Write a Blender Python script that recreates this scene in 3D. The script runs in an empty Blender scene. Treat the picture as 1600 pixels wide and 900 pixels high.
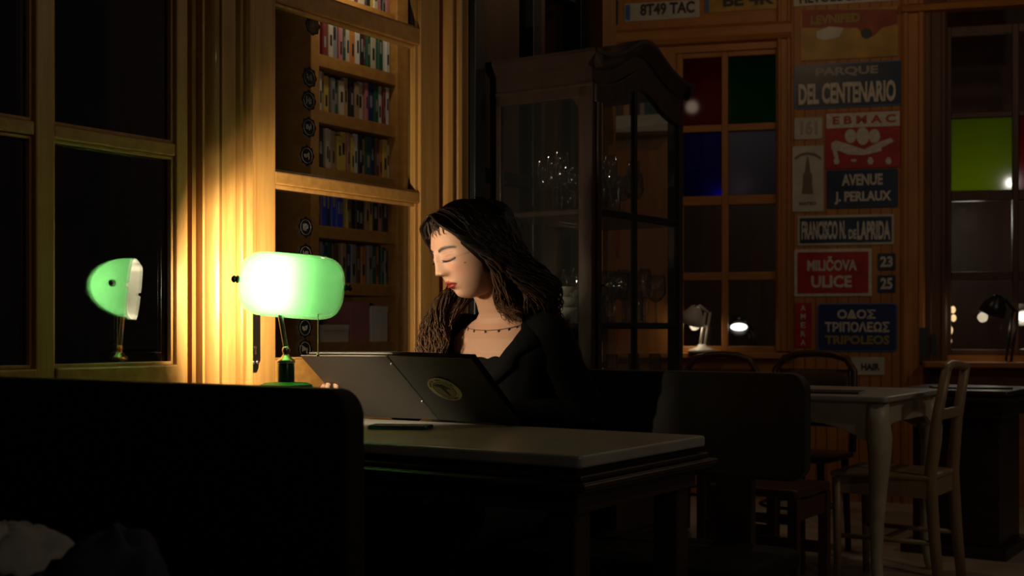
import bpy, math, random
import numpy as np
from mathutils import Matrix, Vector
random.seed(7)
SC = bpy.context.scene
COL = SC.collection
F, HZ, H = 1950.0, 515.0, 1.01          # focal length in px of a 1600 wide frame, horizon row, eye height
UX, UY = .5547, .8321                   # direction of the window wall (u); n points out through it
C = 2.362                               # distance of the window wall's glass along n

# ------------------------------------------------------------------ camera
cd = bpy.data.cameras.new('camera'); cam = bpy.data.objects.new('camera', cd); COL.objects.link(cam)
cam.location = (0, 0, H); cam.rotation_euler = (math.pi/2, 0, 0)
cd.sensor_width = 36; cd.lens = F/1600*36; cd.shift_y = (HZ-450)/1600
cd.clip_start = .05; cd.clip_end = 60
cd.dof.use_dof = True; cd.dof.focus_distance = 3.2; cd.dof.aperture_fstop = 5.0
SC.camera = cam
# ------------------------------------------------------------------ world: a night sky, almost black
w = bpy.data.worlds.new('night'); SC.world = w; w.use_nodes = True
bg = w.node_tree.nodes['Background']; bg.inputs[0].default_value = (.55, .5, .5, 1); bg.inputs[1].default_value = .006
SC.view_settings.view_transform = 'Standard'; SC.view_settings.look = 'None'
SC.view_settings.exposure = 0; SC.view_settings.gamma = 1; SC.view_settings.use_curve_mapping = False
SC.cycles.max_bounces = 8; SC.cycles.transparent_max_bounces = 24; SC.cycles.use_denoising = True
SC.cycles.caustics_reflective = False; SC.cycles.caustics_refractive = False
SC.cycles.sample_clamp_indirect = 3

def P(a, b, z=0.): return Vector((a*UX-b*UY, a*UY+b*UX, z))
def lamp(name, loc, power, col, r=.05, kind='POINT', size=None, aim=None, spot=None):
    l = bpy.data.lights.new(name, kind); l.energy = power; l.color = col
    if kind == 'AREA': l.size = size
    else: l.shadow_soft_size = r
    if spot: l.spot_size = spot; l.spot_blend = .6
    o = bpy.data.objects.new(name, l); COL.objects.link(o); o.location = loc
    if aim is not None:
        o.rotation_euler = (Vector(aim)-Vector(loc)).to_track_quat('-Z', 'Y').to_euler()
    return o
# dim fill lights added high in the room, without fixtures
lamp('room_fill', (3.1, 2.7, 3.15), 19.0, (1, .80, .58), .05)
lamp('room_fill', (1.3, 5.7, 3.1), 6.0, (1, .62, .30), .03)
lamp('room_fill', (3.0, 5.2, 3.1), 2.6, (1, .62, .32), .03)
lamp('room_fill', (1.9, -1.5, 2.8), 13.0, (1, .86, .72), .03)
# ------------------------------------------------------------------ materials
def mat(name, col, rough=.5, metal=0., spec=.5, emit=None, estr=0., coat=0.):
    m = bpy.data.materials.new(name); m.use_nodes = True
    b = m.node_tree.nodes['Principled BSDF']
    b.inputs['Base Color'].default_value = (*col, 1); b.inputs['Roughness'].default_value = rough
    b.inputs['Metallic'].default_value = metal; b.inputs['Specular IOR Level'].default_value = spec
    b.inputs['Coat Weight'].default_value = coat
    if emit: b.inputs['Emission Color'].default_value = (*emit, 1); b.inputs['Emission Strength'].default_value = estr
    return m
def grain(name, c1, c2, axis='Z', rough=.45, freq=28., bump=.15, coat=0., frame=None, stretch=.06):
    """wood: noise stretched along one axis"""
    m = mat(name, c1, rough, coat=coat); nt = m.node_tree; N = nt.nodes; L = nt.links; b = N['Principled BSDF']
    tc = N.new('ShaderNodeTexCoord'); mp = N.new('ShaderNodeMapping'); ns = N.new('ShaderNodeTexNoise'); cr = N.new('ShaderNodeValToRGB')
    s = {'Z': (1, 1, stretch), 'X': (stretch, 1, 1), 'Y': (1, stretch, 1)}[axis]
    mp.inputs['Scale'].default_value = s
    if frame: mp.vector_type = 'POINT'; mp.inputs['Rotation'].default_value = (0, 0, frame)
    ns.inputs['Scale'].default_value = freq; ns.inputs['Detail'].default_value = 6; ns.inputs['Roughness'].default_value = .65
    L.new(tc.outputs['Object'], mp.inputs[0]); L.new(mp.outputs[0], ns.inputs[0]); L.new(ns.outputs[0], cr.inputs[0])
    cr.color_ramp.elements[0].position = .3; cr.color_ramp.elements[1].position = .72
    cr.color_ramp.elements[0].color = (*c2, 1); cr.color_ramp.elements[1].color = (*c1, 1)
    L.new(cr.outputs[0], b.inputs['Base Color'])
    if bump:
        bp = N.new('ShaderNodeBump'); bp.inputs['Strength'].default_value = bump; bp.inputs['Distance'].default_value = .004
        L.new(ns.outputs[0], bp.inputs['Height']); L.new(bp.outputs[0], b.inputs['Normal'])
    return m
def noisy(name, c1, c2, scale, rough=.5, bump=0., detail=4, **k):
    m = mat(name, c1, rough, **k); nt = m.node_tree; N = nt.nodes; L = nt.links; b = N['Principled BSDF']
    tc = N.new('ShaderNodeTexCoord'); ns = N.new('ShaderNodeTexNoise'); cr = N.new('ShaderNodeValToRGB')
    ns.inputs['Scale'].default_value = scale; ns.inputs['Detail'].default_value = detail
    L.new(tc.outputs['Object'], ns.inputs[0]); L.new(ns.outputs[0], cr.inputs[0]); L.new(cr.outputs[0], b.inputs['Base Color'])
    cr.color_ramp.elements[0].position = .35; cr.color_ramp.elements[1].position = .68
    cr.color_ramp.elements[0].color = (*c2, 1); cr.color_ramp.elements[1].color = (*c1, 1)
    if bump:
        bp = N.new('ShaderNodeBump'); bp.inputs['Strength'].default_value = bump; bp.inputs['Distance'].default_value = .003
        L.new(ns.outputs[0], bp.inputs['Height']); L.new(bp.outputs[0], b.inputs['Normal'])
    return m
def glassy(name, tint=(.92, .92, .9), rough=.0, ior=1.45, gain=1., trans=None, haze=0., edge=1.):
    """thin glass: straight transparency plus a Fresnel reflection"""
    m = bpy.data.materials.new(name); m.use_nodes = True; nt = m.node_tree; N = nt.nodes; L = nt.links
    N.remove(N['Principled BSDF']); out = N['Material Output']
    tr = N.new('ShaderNodeBsdfTransparent'); gl = N.new('ShaderNodeBsdfGlossy'); mx = N.new('ShaderNodeMixShader'); fr = N.new('ShaderNodeFresnel')
    tr.inputs[0].default_value = (*tint, 1); gl.inputs['Roughness'].default_value = rough; fr.inputs[0].default_value = ior
    ge = N.new('ShaderNodeNewGeometry'); mr = N.new('ShaderNodeMapRange'); mr.inputs[3].default_value = ior; mr.inputs[4].default_value = 1/ior
    L.new(ge.outputs['Backfacing'], mr.inputs[0]); L.new(mr.outputs[0], fr.inputs[0])
    ml = N.new('ShaderNodeMath'); ml.operation = 'MULTIPLY'; ml.inputs[1].default_value = gain; ml.use_clamp = True
    L.new(fr.outputs[0], ml.inputs[0]); L.new(ml.outputs[0], mx.inputs[0])
    a = tr
    if haze:  # diffuse white put in for glass highlights, strongest at grazing edges
        dh = N.new('ShaderNodeBsdfDiffuse'); dh.inputs[0].default_value = (.8, .8, .8, 1); mh = N.new('ShaderNodeMixShader'); lw = N.new('ShaderNodeLayerWeight'); lw.inputs[0].default_value = .5; pw = N.new('ShaderNodeMath'); pw.operation = 'POWER'; pw.inputs[1].default_value = 5.; m3 = N.new('ShaderNodeMath'); m3.operation = 'MULTIPLY_ADD'; m3.inputs[1].default_value = haze*9*edge; m3.inputs[2].default_value = haze*(1-.85*edge)
        L.new(lw.outputs['Facing'], pw.inputs[0]); L.new(pw.outputs[0], m3.inputs[0]); L.new(m3.outputs[0], mh.inputs[0])
        L.new(tr.outputs[0], mh.inputs[1]); L.new(dh.outputs[0], mh.inputs[2]); a = mh
    if trans:
        tl = N.new('ShaderNodeBsdfTranslucent'); tl.inputs[0].default_value = (*trans, 1); m2 = N.new('ShaderNodeMixShader'); m2.inputs[0].default_value = .75
        L.new(tr.outputs[0], m2.inputs[1]); L.new(tl.outputs[0], m2.inputs[2]); a = m2
    L.new(a.outputs[0], mx.inputs[1]); L.new(gl.outputs[0], mx.inputs[2]); L.new(mx.outputs[0], out.inputs[0])
    return m
ANG = math.atan2(UY, UX)
M = {}
M['pine'] = grain('pine', (.62, .33, .09), (.40, .18, .04), 'Z', .42, 40, .1, coat=.15)
M['pine_h'] = grain('pine_h', (.58, .29, .075), (.38, .165, .035), 'X', .42, 40, .1, coat=.15)
M['knot'] = grain('knot', (.42, .19, .045), (.12, .045, .012), 'Z', .45, 60, .2, stretch=.15)
M['backpine'] = grain('backpine', (.44, .18, .035), (.30, .11, .02), 'Z', .5, 22, .1)
M['backpine_h'] = grain('backpine_h', (.44, .18, .035), (.30, .11, .02), 'X', .5, 22, .1)
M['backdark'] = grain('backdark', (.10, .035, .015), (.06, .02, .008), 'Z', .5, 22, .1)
M['shelfwood'] = grain('shelfwood', (.55, .28, .06), (.38, .17, .035), 'X', .5, 25, .05)
M['darkwood'] = grain('darkwood', (.050, .026, .017), (.024, .012, .008), 'X', .38, 20, .15)
M['cabwood'] = grain('cabwood', (.058, .034, .026), (.030, .017, .013), 'Z', .36, 26, .15)
M['black'] = mat('black_paint', (.012, .012, .013), .4)
M['leather'] = noisy('leather', (.014, .010, .007), (.009, .007, .005), 60, .8, .25, spec=.3)
M['marble'] = noisy('marble', (.42, .40, .36), (.33, .32, .28), 9, .33, .02, 8)
M['brass'] = noisy('brass', (.62, .52, .34), (.5, .40, .22), 30, .28, metal=1.)
M['steel'] = mat('steel', (.62, .6, .56), .3, 1.)
M['bronze'] = mat('bronze', (.06, .045, .035), .35, .9)
M['glass'] = glassy('window_glass', (.90, .90, .89), 0, 1.5, 1.)
M['glass2'] = glassy('double_window_glass', (.80, .80, .78), 0, 1.5, 6.0)
M['glass_cab'] = glassy('cabinet_glass', (.90, .90, .88), 0, 1.45, .6, haze=.012, edge=0.)
M['benchwood'] = grain('bench_panel_wood', (.034, .024, .016), (.024, .016, .011), 'X', .6, 18, .1)
M['crystal'] = glassy('crystal', (.90, .90, .90), .06, 1.5, 2.6, haze=.045)
M['floor'] = noisy('floor_stone', (.48, .39, .30), (.36, .29, .22), 5, .5)
M['cream'] = noisy('cream_paint', (.62, .55, .40), (.50, .43, .30), 12, .42)
M['chairwood'] = grain('chairwood', (.42, .29, .16), (.30, .20, .10), 'Z', .4, 30, .1)
M['redwood'] = grain('redwood', (.09, .035, .018), (.05, .02, .01), 'Z', .4, 25, .1)
M['phone'] = mat('phone_glass', (.012, .02, .03), .12)
M['phone_edge'] = mat('phone_edge', (.03, .12, .14), .25, .6)
M['menu_black_lit'] = mat('menu_black_lit', (.085, .075, .07), .42)  # black cover with the lamp light on it painted in as grey
M['menu_black'] = noisy('menu_black', (.020, .022, .017), (.014, .015, .012), 80, .45)
M['page'] = mat('page', (.5, .46, .40), .6)
M['badge'] = mat('badge', (.60, .62, .36), .55)
M['badge_in'] = mat('badge_in', (.27, .31, .16), .55)
M['badge_ink'] = mat('badge_ink', (.012, .016, .008), .6)
M['blazer'] = noisy('blazer_cloth', (.0030, .0028, .0032), (.0022, .002, .0022), 120, .9, .2, spec=.15)
M['top_black'] = mat('top_black', (.003, .0025, .0025), .9, spec=.15)
M['trousers'] = mat('trousers_cloth', (.01, .01, .012), .85)
M['beads'] = mat('beads', (.006, .006, .006), .3)
M['scarf'] = noisy('scarf_cloth', (.50, .46, .40), (.34, .31, .26), 14, .9, .4)
M['bag'] = noisy('bag_cloth', (.045, .05, .075), (.03, .033, .05), 30, .85, .4)
M['white_enamel'] = mat('white_enamel', (.72, .70, .66), .35)
M['navy'] = noisy('navy_enamel', (.010, .022, .060), (.014, .03, .07), 14, .35)
M['blue2'] = mat('blue_enamel', (.010, .022, .11), .35)
M['blue_line'] = mat('blue_line', (.05, .13, .34), .4)
M['redsign'] = noisy('red_enamel', (.42, .018, .014), (.30, .012, .01), 10, .35)
M['letter'] = noisy('letter_white', (.62, .58, .52), (.45, .42, .38), 60, .45)
M['letter_dim'] = mat('letter_dim', (.30, .28, .26), .5)
M['letter_dark'] = mat('letter_dark', (.02, .02, .025), .5)
M['letter_red'] = mat('letter_red', (.35, .03, .03), .5)
M['letter_yel'] = mat('letter_yellow', (.26, .20, .03), .5)
M['greysign'] = noisy('grey_enamel', (.50, .48, .43), (.40, .38, .33), 10, .4)
M['yellowsign'] = noisy('yellow_enamel', (.46, .27, .03), (.30, .16, .02), 10, .45)
M['rust'] = noisy('rust_red', (.30, .05, .015), (.2, .03, .01), 12, .5)
M['towerink'] = mat('tower_ink', (.14, .10, .08), .5)
M['bulb'] = mat('bulb_glow', (1, .9, .7), .3, emit=(1, .86, .62), estr=45)
M['diode'] = mat('diode_glow', (1, 1, .9), .3, emit=(1, .97, .85), estr=3.0)
M['amber_glow'] = mat('amber_glow', (1, .7, .4), .3, emit=(1, .66, .32), estr=1.3)
M['lamp_white'] = mat('lamp_white', (.62, .58, .52), .4)
M['lamp_black'] = mat('lamp_black', (.02, .018, .02), .3)
M['sticker'] = glassy('sticker_film', (.85, .85, .83), .5, 1.45, .2, trans=(.20, .20, .19))
M['sticker_ink'] = mat('sticker_ink', (.07, .065, .055), .6)
M['skin'] = None

def tinted(name, c, tl): return glassy(name, c, .05, 1.5, 1., trans=tl)
M['g_red'] = tinted('red_glass', (.12, .004, .004), (.30, .01, .01))
M['g_green'] = tinted('green_glass', (.005, .05, .02), (.01, .14, .05))
M['g_blue'] = tinted('blue_glass', (.004, .008, .25), (.002, .006, .25))
M['g_clear'] = tinted('obscured_glass', (.12, .10, .11), (.3, .26, .28))
M['g_lime'] = tinted('lime_glass', (.10, .16, .01), (.50, .60, .01))
M['g_orange'] = tinted('orange_glass', (.2, .03, .01), (.5, .06, .01))
# banker's lamp glass: green cased over white
def shade_mat():
    m = bpy.data.materials.new('green_shade_glass'); m.use_nodes = True; nt = m.node_tree; N = nt.nodes; L = nt.links
    N.remove(N['Principled BSDF']); out = N['Material Output']
    df = N.new('ShaderNodeBsdfDiffuse'); tl = N.new('ShaderNodeBsdfTranslucent'); gl = N.new('ShaderNodeBsdfGlossy')
    geo = N.new('ShaderNodeNewGeometry'); 
    df.inputs[0].default_value = (.02, .22, .05, 1); tl.inputs[0].default_value = (.022, .084, .030, 1); gl.inputs['Roughness'].default_value = .08
    a = N.new('ShaderNodeMixShader'); a.inputs[0].default_value = .85; L.new(df.outputs[0], a.inputs[1]); L.new(tl.outputs[0], a.inputs[2])
    fr = N.new('ShaderNodeFresnel'); fr.inputs[0].default_value = 1.45
    b = N.new('ShaderNodeMixShader'); L.new(fr.outputs[0], b.inputs[0]); L.new(a.outputs[0], b.inputs[1]); L.new(gl.outputs[0], b.inputs[2])
    L.new(b.outputs[0], out.inputs[0]); return m
M['shade'] = shade_mat()
def liner_mat():
    m = bpy.data.materials.new('white_shade_lining'); m.use_nodes = True; nt = m.node_tree; N = nt.nodes; L = nt.links
    N.remove(N['Principled BSDF']); out = N['Material Output']
    df = N.new('ShaderNodeBsdfDiffuse'); tl = N.new('ShaderNodeBsdfTranslucent'); a = N.new('ShaderNodeMixShader'); a.inputs[0].default_value = .75
    df.inputs[0].default_value = (.8, .8, .76, 1); tl.inputs[0].default_value = (.8, .85, .76, 1); a.inputs[0].default_value = .35
    tr = N.new('ShaderNodeBsdfTransparent'); c = N.new('ShaderNodeMixShader'); c.inputs[0].default_value = .55
    L.new(df.outputs[0], a.inputs[1]); L.new(tl.outputs[0], a.inputs[2]); L.new(a.outputs[0], c.inputs[1]); L.new(tr.outputs[0], c.inputs[2]); L.new(c.outputs[0], out.inputs[0]); return m
M['liner'] = liner_mat()
def bulb_mat():
    m = bpy.data.materials.new('frosted_bulb'); m.use_nodes = True; nt = m.node_tree; N = nt.nodes; L = nt.links
    N.remove(N['Principled BSDF']); out = N['Material Output']; tr = N.new('ShaderNodeBsdfTransparent'); em = N.new('ShaderNodeEmission'); ad = N.new('ShaderNodeAddShader')
    em.inputs[0].default_value = (1, .86, .62, 1); em.inputs[1].default_value = 25; L.new(tr.outputs[0], ad.inputs[0]); L.new(em.outputs[0], ad.inputs[1]); L.new(ad.outputs[0], out.inputs[0]); return m
M['bulb'] = bulb_mat()

# ------------------------------------------------------------------ mesh helpers
class MB:
    def __init__(s, fr=None): s.v = []; s.f = []; s.fr = fr or Matrix()
    def pts(s, L):
        k = len(s.v); s.v += [s.fr @ Vector(p) for p in L]; return k
    def box(s, x0, x1, y0, y1, z0, z1):
        k = s.pts([(x, y, z) for x in (x0, x1) for y in (y0, y1) for z in (z0, z1)])
        s.f += [[k+i for i in q] for q in ((0,1,3,2),(4,6,7,5),(0,4,5,1),(2,3,7,6),(0,2,6,4),(1,5,7,3))]; return s
    def prism(s, poly, d0, d1, ax='z'):
        n = len(poly)
        def mk(p, d): return {'z': (p[0], p[1], d), 'y': (p[0], d, p[1]), 'x': (d, p[0], p[1])}[ax]
        k = s.pts([mk(p, d0) for p in poly]+[mk(p, d1) for p in poly])
        s.f.append([k+i for i in range(n)][::-1]); s.f.append([k+n+i for i in range(n)])
        s.f += [[k+i, k+(i+1)%n, k+n+(i+1)%n, k+n+i] for i in range(n)]; return s
    def lathe(s, prof, c=(0,0,0), seg=24, axis=None, cap=True):
        q = Vector((0,0,1)).rotation_difference(Vector(axis)) if axis else None
        k0 = len(s.v)
        for r, z in prof:
            L = []
            for i in range(seg):
                t = 2*math.pi*i/seg; p = Vector((r*math.cos(t), r*math.sin(t), z))
                if q: p = q @ p
                L.append(p+Vector(c))
            s.pts(L)
        for j in range(len(prof)-1):
            for i in range(seg):
                s.f.append([k0+j*seg+i, k0+j*seg+(i+1)%seg, k0+(j+1)*seg+(i+1)%seg, k0+(j+1)*seg+i])
        if cap:
            s.f.append([k0+i for i in range(seg)][::-1]); e = k0+(len(prof)-1)*seg; s.f.append([e+i for i in range(seg)])
        return s
    def tube(s, pts, rad, seg=8, flat=1., up=None):
        pts = [Vector(p) for p in pts]; n = len(pts)
        if not hasattr(rad, '__len__'): rad = [rad]*n
        k0 = len(s.v); nrm = None
        for i in range(n):
            t = (pts[min(i+1, n-1)]-pts[max(i-1, 0)]).normalized()
            if nrm is None:
                nrm = t.cross(Vector(up) if up else (Vector((0,0,1)) if abs(t.z) < .9 else Vector((1,0,0)))).normalized()
            else: nrm = (nrm-t*nrm.dot(t)).normalized()
            bn = t.cross(nrm)
            s.pts([pts[i]+(nrm*math.cos(2*math.pi*j/seg)+bn*flat*math.sin(2*math.pi*j/seg))*rad[i] for j in range(seg)])
        for i in range(n-1):
            for j in range(seg):
                s.f.append([k0+i*seg+j, k0+i*seg+(j+1)%seg, k0+(i+1)*seg+(j+1)%seg, k0+(i+1)*seg+j])
        s.f.append([k0+j for j in range(seg)][::-1]); e = k0+(n-1)*seg; s.f.append([e+j for j in range(seg)])
        return s
    def ell(s, c, r, seg=16, rings=10, R=None):
        L = []; c = Vector(c); k0 = len(s.v)
        for j in range(rings+1):
            ph = -math.pi/2+math.pi*j/rings
            for i in range(seg):
                t = 2*math.pi*i/seg; p = Vector((r[0]*math.cos(ph)*math.cos(t), r[1]*math.cos(ph)*math.sin(t), r[2]*math.sin(ph)))
                L.append(c+((R @ p) if R else p))
        s.pts(L)
        for j in range(rings):
            for i in range(seg):
                s.f.append([k0+j*seg+i, k0+j*seg+(i+1)%seg, k0+(j+1)*seg+(i+1)%seg, k0+(j+1)*seg+i])
        return s
    def grid(s, rows, close=False):
        k0 = len(s.v); n = len(rows[0])
        for r in rows: s.pts(r)
        for j in range(len(rows)-1):
            for i in range(n if close else n-1):
                s.f.append([k0+j*n+i, k0+j*n+(i+1)%n, k0+(j+1)*n+(i+1)%n, k0+(j+1)*n+i])
        return s
    def mesh(s, name):
        me = bpy.data.meshes.new(name); me.from_pydata([tuple(p) for p in s.v], [], s.f); me.validate(); me.update(); return me
    def build(s, name, m, parent=None, bevel=0., smooth=False, seg=2, auto=None):
        me = s.mesh(name); o = bpy.data.objects.new(name, me); COL.objects.link(o)
        me.materials.append(M[m] if isinstance(m, str) else m)
        import bmesh as B
        b = B.new(); b.from_mesh(me); B.ops.remove_doubles(b, verts=b.verts, dist=1e-6); B.ops.recalc_face_normals(b, faces=b.faces); b.to_mesh(me); b.free()
        if smooth or auto:
            for p in me.polygons: p.use_smooth = True
        if auto: me.set_sharp_from_angle(angle=math.radians(auto))
        if bevel:
            md = o.modifiers.new('bevel', 'BEVEL'); md.width = bevel; md.segments = seg; md.limit_method = 'ANGLE'; md.angle_limit = math.radians(40)
        if parent: link(o, parent)
        return o
def link(o, parent):
    o.parent = parent; o.matrix_parent_inverse = world(parent).inverted()
def world(o):
    m = Matrix.LocRotScale(o.location, o.rotation_euler, o.scale)
    return (world(o.parent) @ o.matrix_parent_inverse @ m) if o.parent else m
def tag(o, label=None, cat=None, group=None, kind=None):
    if label: o['label'] = label
    if cat: o['category'] = cat
    if group: o['group'] = group
    if kind: o['kind'] = kind
    return o
def thing(name, label, cat, loc=(0,0,0), rz=0., group=None):
    o = bpy.data.objects.new(name, None); COL.objects.link(o); o.location = loc; o.rotation_euler = (0, 0, rz); o.empty_display_size = .05
    return tag(o, label, cat, group)
def copy_tree(o, parent=None):
    c = o.copy(); COL.objects.link(c)
    if parent: c.parent = parent
    for ch in [x for x in bpy.data.objects if x.parent == o]: copy_tree(ch, c)
    return c
def frame(ox, oy, ax, ay, oz=0.):
    return Matrix(((ax, -ay, 0, ox), (ay, ax, 0, oy), (0, 0, 1, oz), (0, 0, 0, 1)))
FU = frame(0, 0, UX, UY)                         # x along the window wall, y out through it
BWX, BWY = .970, -.2425; O_B = (1.68, 7.40)
FB = frame(O_B[0], O_B[1], BWX, BWY)             # x along the back wall, y away from us
def au(px, b=C):                                  # photo column -> distance along the window wall
    r = (px-800)/F; Y = b/(UX-UY*r); return UX*r*Y+UY*Y
def zu(px, py, b=C):
    r = (px-800)/F; Y = b/(UX-UY*r); return H-(py-HZ)*Y/F
def ab(px, b=0.):                                 # the same for the back wall
    r = (px-800)/F; X0 = O_B[0]+b*-BWY; Y0 = O_B[1]+b*BWX
    return (Y0*r-X0)/(BWX-BWY*r)
def zb(px, py, b=0.):
    a = ab(px, b); Y = O_B[1]+b*BWX+a*BWY; return H-(py-HZ)*Y/F
def rrect(x0, x1, y0, y1, r, n=5):
    L = []
    for cx, cy, t0 in ((x1-r, y1-r, 0), (x0+r, y1-r, 90), (x0+r, y0+r, 180), (x1-r, y0+r, 270)):
        for i in range(n+1):
            t = math.radians(t0+90*i/n); L.append((cx+r*math.cos(t), cy+r*math.sin(t)))
    return L
def text_mesh(txt, cx, cz, wid, hei, y, fr, name, m, parent, depth=.0015, bold=.0, rot=0.):
    cu = bpy.data.curves.new(name, 'FONT'); cu.body = txt; cu.align_x = 'CENTER'; cu.extrude = .1; cu.size = 1; cu.resolution_u = 3
    cu.offset = bold
    o = bpy.data.objects.new('tmp', cu); COL.objects.link(o); dg = bpy.context.evaluated_depsgraph_get()
    me = bpy.data.meshes.new_from_object(o.evaluated_get(dg)); bpy.data.objects.remove(o); me.name = name
    co = np.array([v.co[:] for v in me.vertices])
    if len(co) == 0: return None
    lo = co.min(0); hi = co.max(0); s = np.maximum(hi-lo, 1e-6)
    for v in me.vertices:
        x = (v.co.x-lo[0])/s[0]-.5; z = (v.co.y-lo[1])/s[1]-.5; d = (v.co.z-lo[2])/s[2]
        xx = x*wid; zz = z*hei; c_, s_ = math.cos(rot), math.sin(rot)
        v.co = fr @ Vector((cx+xx*c_-zz*s_, y-d*depth, cz+xx*s_+zz*c_))
    me.materials.clear(); me.materials.append(M[m])
    ob = bpy.data.objects.new(name, me); COL.objects.link(ob)
    if parent: link(ob, parent)
    return ob
ORD = ['first', 'second', 'third', 'fourth', 'fifth', 'sixth', 'seventh', 'eighth', 'ninth', 'tenth', 'eleventh', 'twelfth',
       'thirteenth', 'fourteenth', 'fifteenth', 'sixteenth', 'seventeenth', 'eighteenth', 'nineteenth', 'twentieth']
# ------------------------------------------------------------------ floor
MB().box(-6, 7, -3, 12, -.06, 0).build('floor', 'floor')['kind'] = 'structure'
# ------------------------------------------------------------------ window wall (the booth's side)
ZT = 3.1
def struct(o): o['kind'] = 'structure'; return o
zb0, zr0, zr1 = .930, 1.393, 1.427               # bottom of panes, glazing rail
# left window: frame, panes
aL = [au(-140), au(-20), au(0), au(45), au(75), au(265), au(283)]
wl = struct(thing('window_1', None, None, P(aL[3], C, 0)))
m = MB(FU)
zl0, zl1 = 1.427, 1.458
for a0, a1 in ((au(-330), au(-300)), (aL[3], aL[4]), (aL[5], aL[6])): m.box(a0, a1, C-.025, C+.03, .80, ZT)
m.build('window_frame', 'pine', wl, bevel=.004)
m = MB(FU)
for a0, a1 in ((au(-300), aL[3]), (aL[4], aL[5])):
    m.box(a0, a1, C-.022, C+.03, zl0, zl1); m.box(a0, a1, C-.03, C+.03, .80, zb0-.004); m.box(a0, a1, C-.025, C+.03, 2.35, 2.42)
m.build('window_rail', 'pine_h', wl, bevel=.004)
m = MB(FU)                                        # glazing beads round the panes
for a0, a1 in ((au(-300), aL[3]), (aL[4], aL[5])):
    for z0, z1 in ((zb0-.004, zl0), (zl1, 2.35)):
        m.box(a0, a0+.008, C-.014, C, z0, z1); m.box(a1-.008, a1, C-.014, C, z0, z1)
        m.box(a0, a1, C-.014, C, z0, z0+.008); m.box(a0, a1, C-.014, C, z1-.008, z1)
m.build('glazing_bead', 'pine', wl, bevel=.002)
for a0, a1 in ((au(-300), aL[3]), (aL[4], aL[5])):
    for z0, z1 in ((zb0, zl0), (zl1, 2.35)):
        MB(FU).box(a0+.002, a1-.002, C+.004, C+.010, z0, z1).build('window_pane', 'glass2', wl)
struct(MB(FU).box(au(-330), aL[6], C-.012, C+.09, 0, .80).build('wall_left', 'pine'))
struct(MB(FU).box(au(-330), au(905), C-.02, C+.09, 2.42, ZT).build('wall_left', 'pine_h'))
# fluted casing between window and door: one moulded profile
prof = [(283,-.03),(289,-.03),(289.5,.024),(292.5,.030),(295.5,.024),(296,-.02),(301,-.02),(301.5,.034),(305,.034),(306,-.012),(312,-.012),(313,.018),(317,.036),(321,.042),(323.6,.044),(324.2,.036),(325,.050),
        (346,.050),(346.6,.040),(347.6,.040),(348.2,.052),(350,.059),(352.5,.062),(355,.054),(356,.030),(360,.030),(361,.054),(364,.062),(367,.064),(370,.058),(372,.040),(373,.034),(378,.034),(379,.030),(385,.030)]
pf = [(au(p), C-d) for p, d in prof]
m = MB(FU); m.prism(pf+[(au(385), C+.06), (au(283), C+.06)], 0, ZT); cas = struct(m.build('trim_1', 'pine', None, auto=30))
m = MB(FU); m.prism([(au(356.3), C-.0365), (au(356.3), C-.0375), (au(359.8), C-.0375), (au(359.8), C-.0365)], 0, ZT); struct(m.build('trim_2', 'knot'))
# glazed door
dr = struct(thing('door_1', None, None, P(au(400), C, 0)))
dA, dB, dC_, dD = au(385), au(418), au(641), au(672)
m = MB(FU); m.box(dA, dB, C-.030, C+.02, .01, 2.42); m.box(dC_+.012, dD, C-.030, C+.02, .01, 2.42); m.build('door_stile', 'pine', dr, bevel=.003)
m = MB(FU)
m.box(dB, dC_+.012, C-.028, C+.02, zr0, zr1); m.box(dB, dC_+.012, C-.028, C+.02, 1.873, 1.925); m.box(dB, dC_+.012, C-.028, C+.02, 2.36, 2.42); m.box(dB, dC_+.012, C-.028, C+.02, .80, zb0)
m.box(dB, dC_+.012, C-.012, C+.01, .2, .80); m.box(dB, dC_+.012, C-.028, C+.02, .01, .2)
m.build('door_rail', 'pine_h', dr, bevel=.004)
m = MB(FU)
for z0, z1 in ((zb0, zr0), (zr1, 1.873), (1.925, 2.36)):
    m.box(dB, dB+.006, C-.016, C, z0, z1); m.box(dC_-.002, dC_+.012, C-.02, C, z0, z1); m.box(dB, dC_, C-.018, C, z1-.010, z1); m.box(dB, dC_, C-.018, C, z0, z0+.006)
m.build('glazing_bead', 'pine', dr, bevel=.002)
for z0, z1 in ((zb0, zr0), (zr1, 1.873), (1.925, 2.36)):
    MB(FU).box(dB, dC_+.01, C+.002, C+.006, z0, z1).build('door_pane', 'glass', dr)
# lock plate
lx0, lx1 = au(388.5, C-.03), au(405.5, C-.03); lz0, lz1 = zu(397, 581, C-.03), 1.12
cx = (lx0+lx1)/2; hw = (lx1-lx0)/2
poly = [(lx0, lz1), (lx0, lz0+.030), (cx-hw*.75, lz0+.022), (cx-hw*.62, lz0+.008), (cx-hw*.3, lz0), (cx+hw*.3, lz0), (cx+hw*.62, lz0+.008), (cx+hw*.75, lz0+.022), (lx1, lz0+.030), (lx1, lz1), (cx+hw*.5, lz1+.02), (cx, lz1+.026), (cx-hw*.5, lz1+.02)]
m = MB(FU); m.prism(poly, C-.034, C-.030, 'y'); lp = m.build('lock_plate', 'bronze', dr, bevel=.0012)
m = MB(FU); m.box(cx-hw*.66, cx+hw*.66, C-.0355, C-.034, lz0+.03, lz1-.01); m.build('plate_face', 'bronze', lp, bevel=.0008)
kz = zu(397, 547, C-.03)
m = MB(FU); m.box(cx-.0026, cx+.0026, C-.0362, C-.0352, kz-.011, kz+.006); m.lathe([(.0042, 0), (.0042, .0012)], (cx, C-.0352, kz+.006), 12, (0,-1,0)); m.build('keyhole', 'brass', lp)
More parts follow.
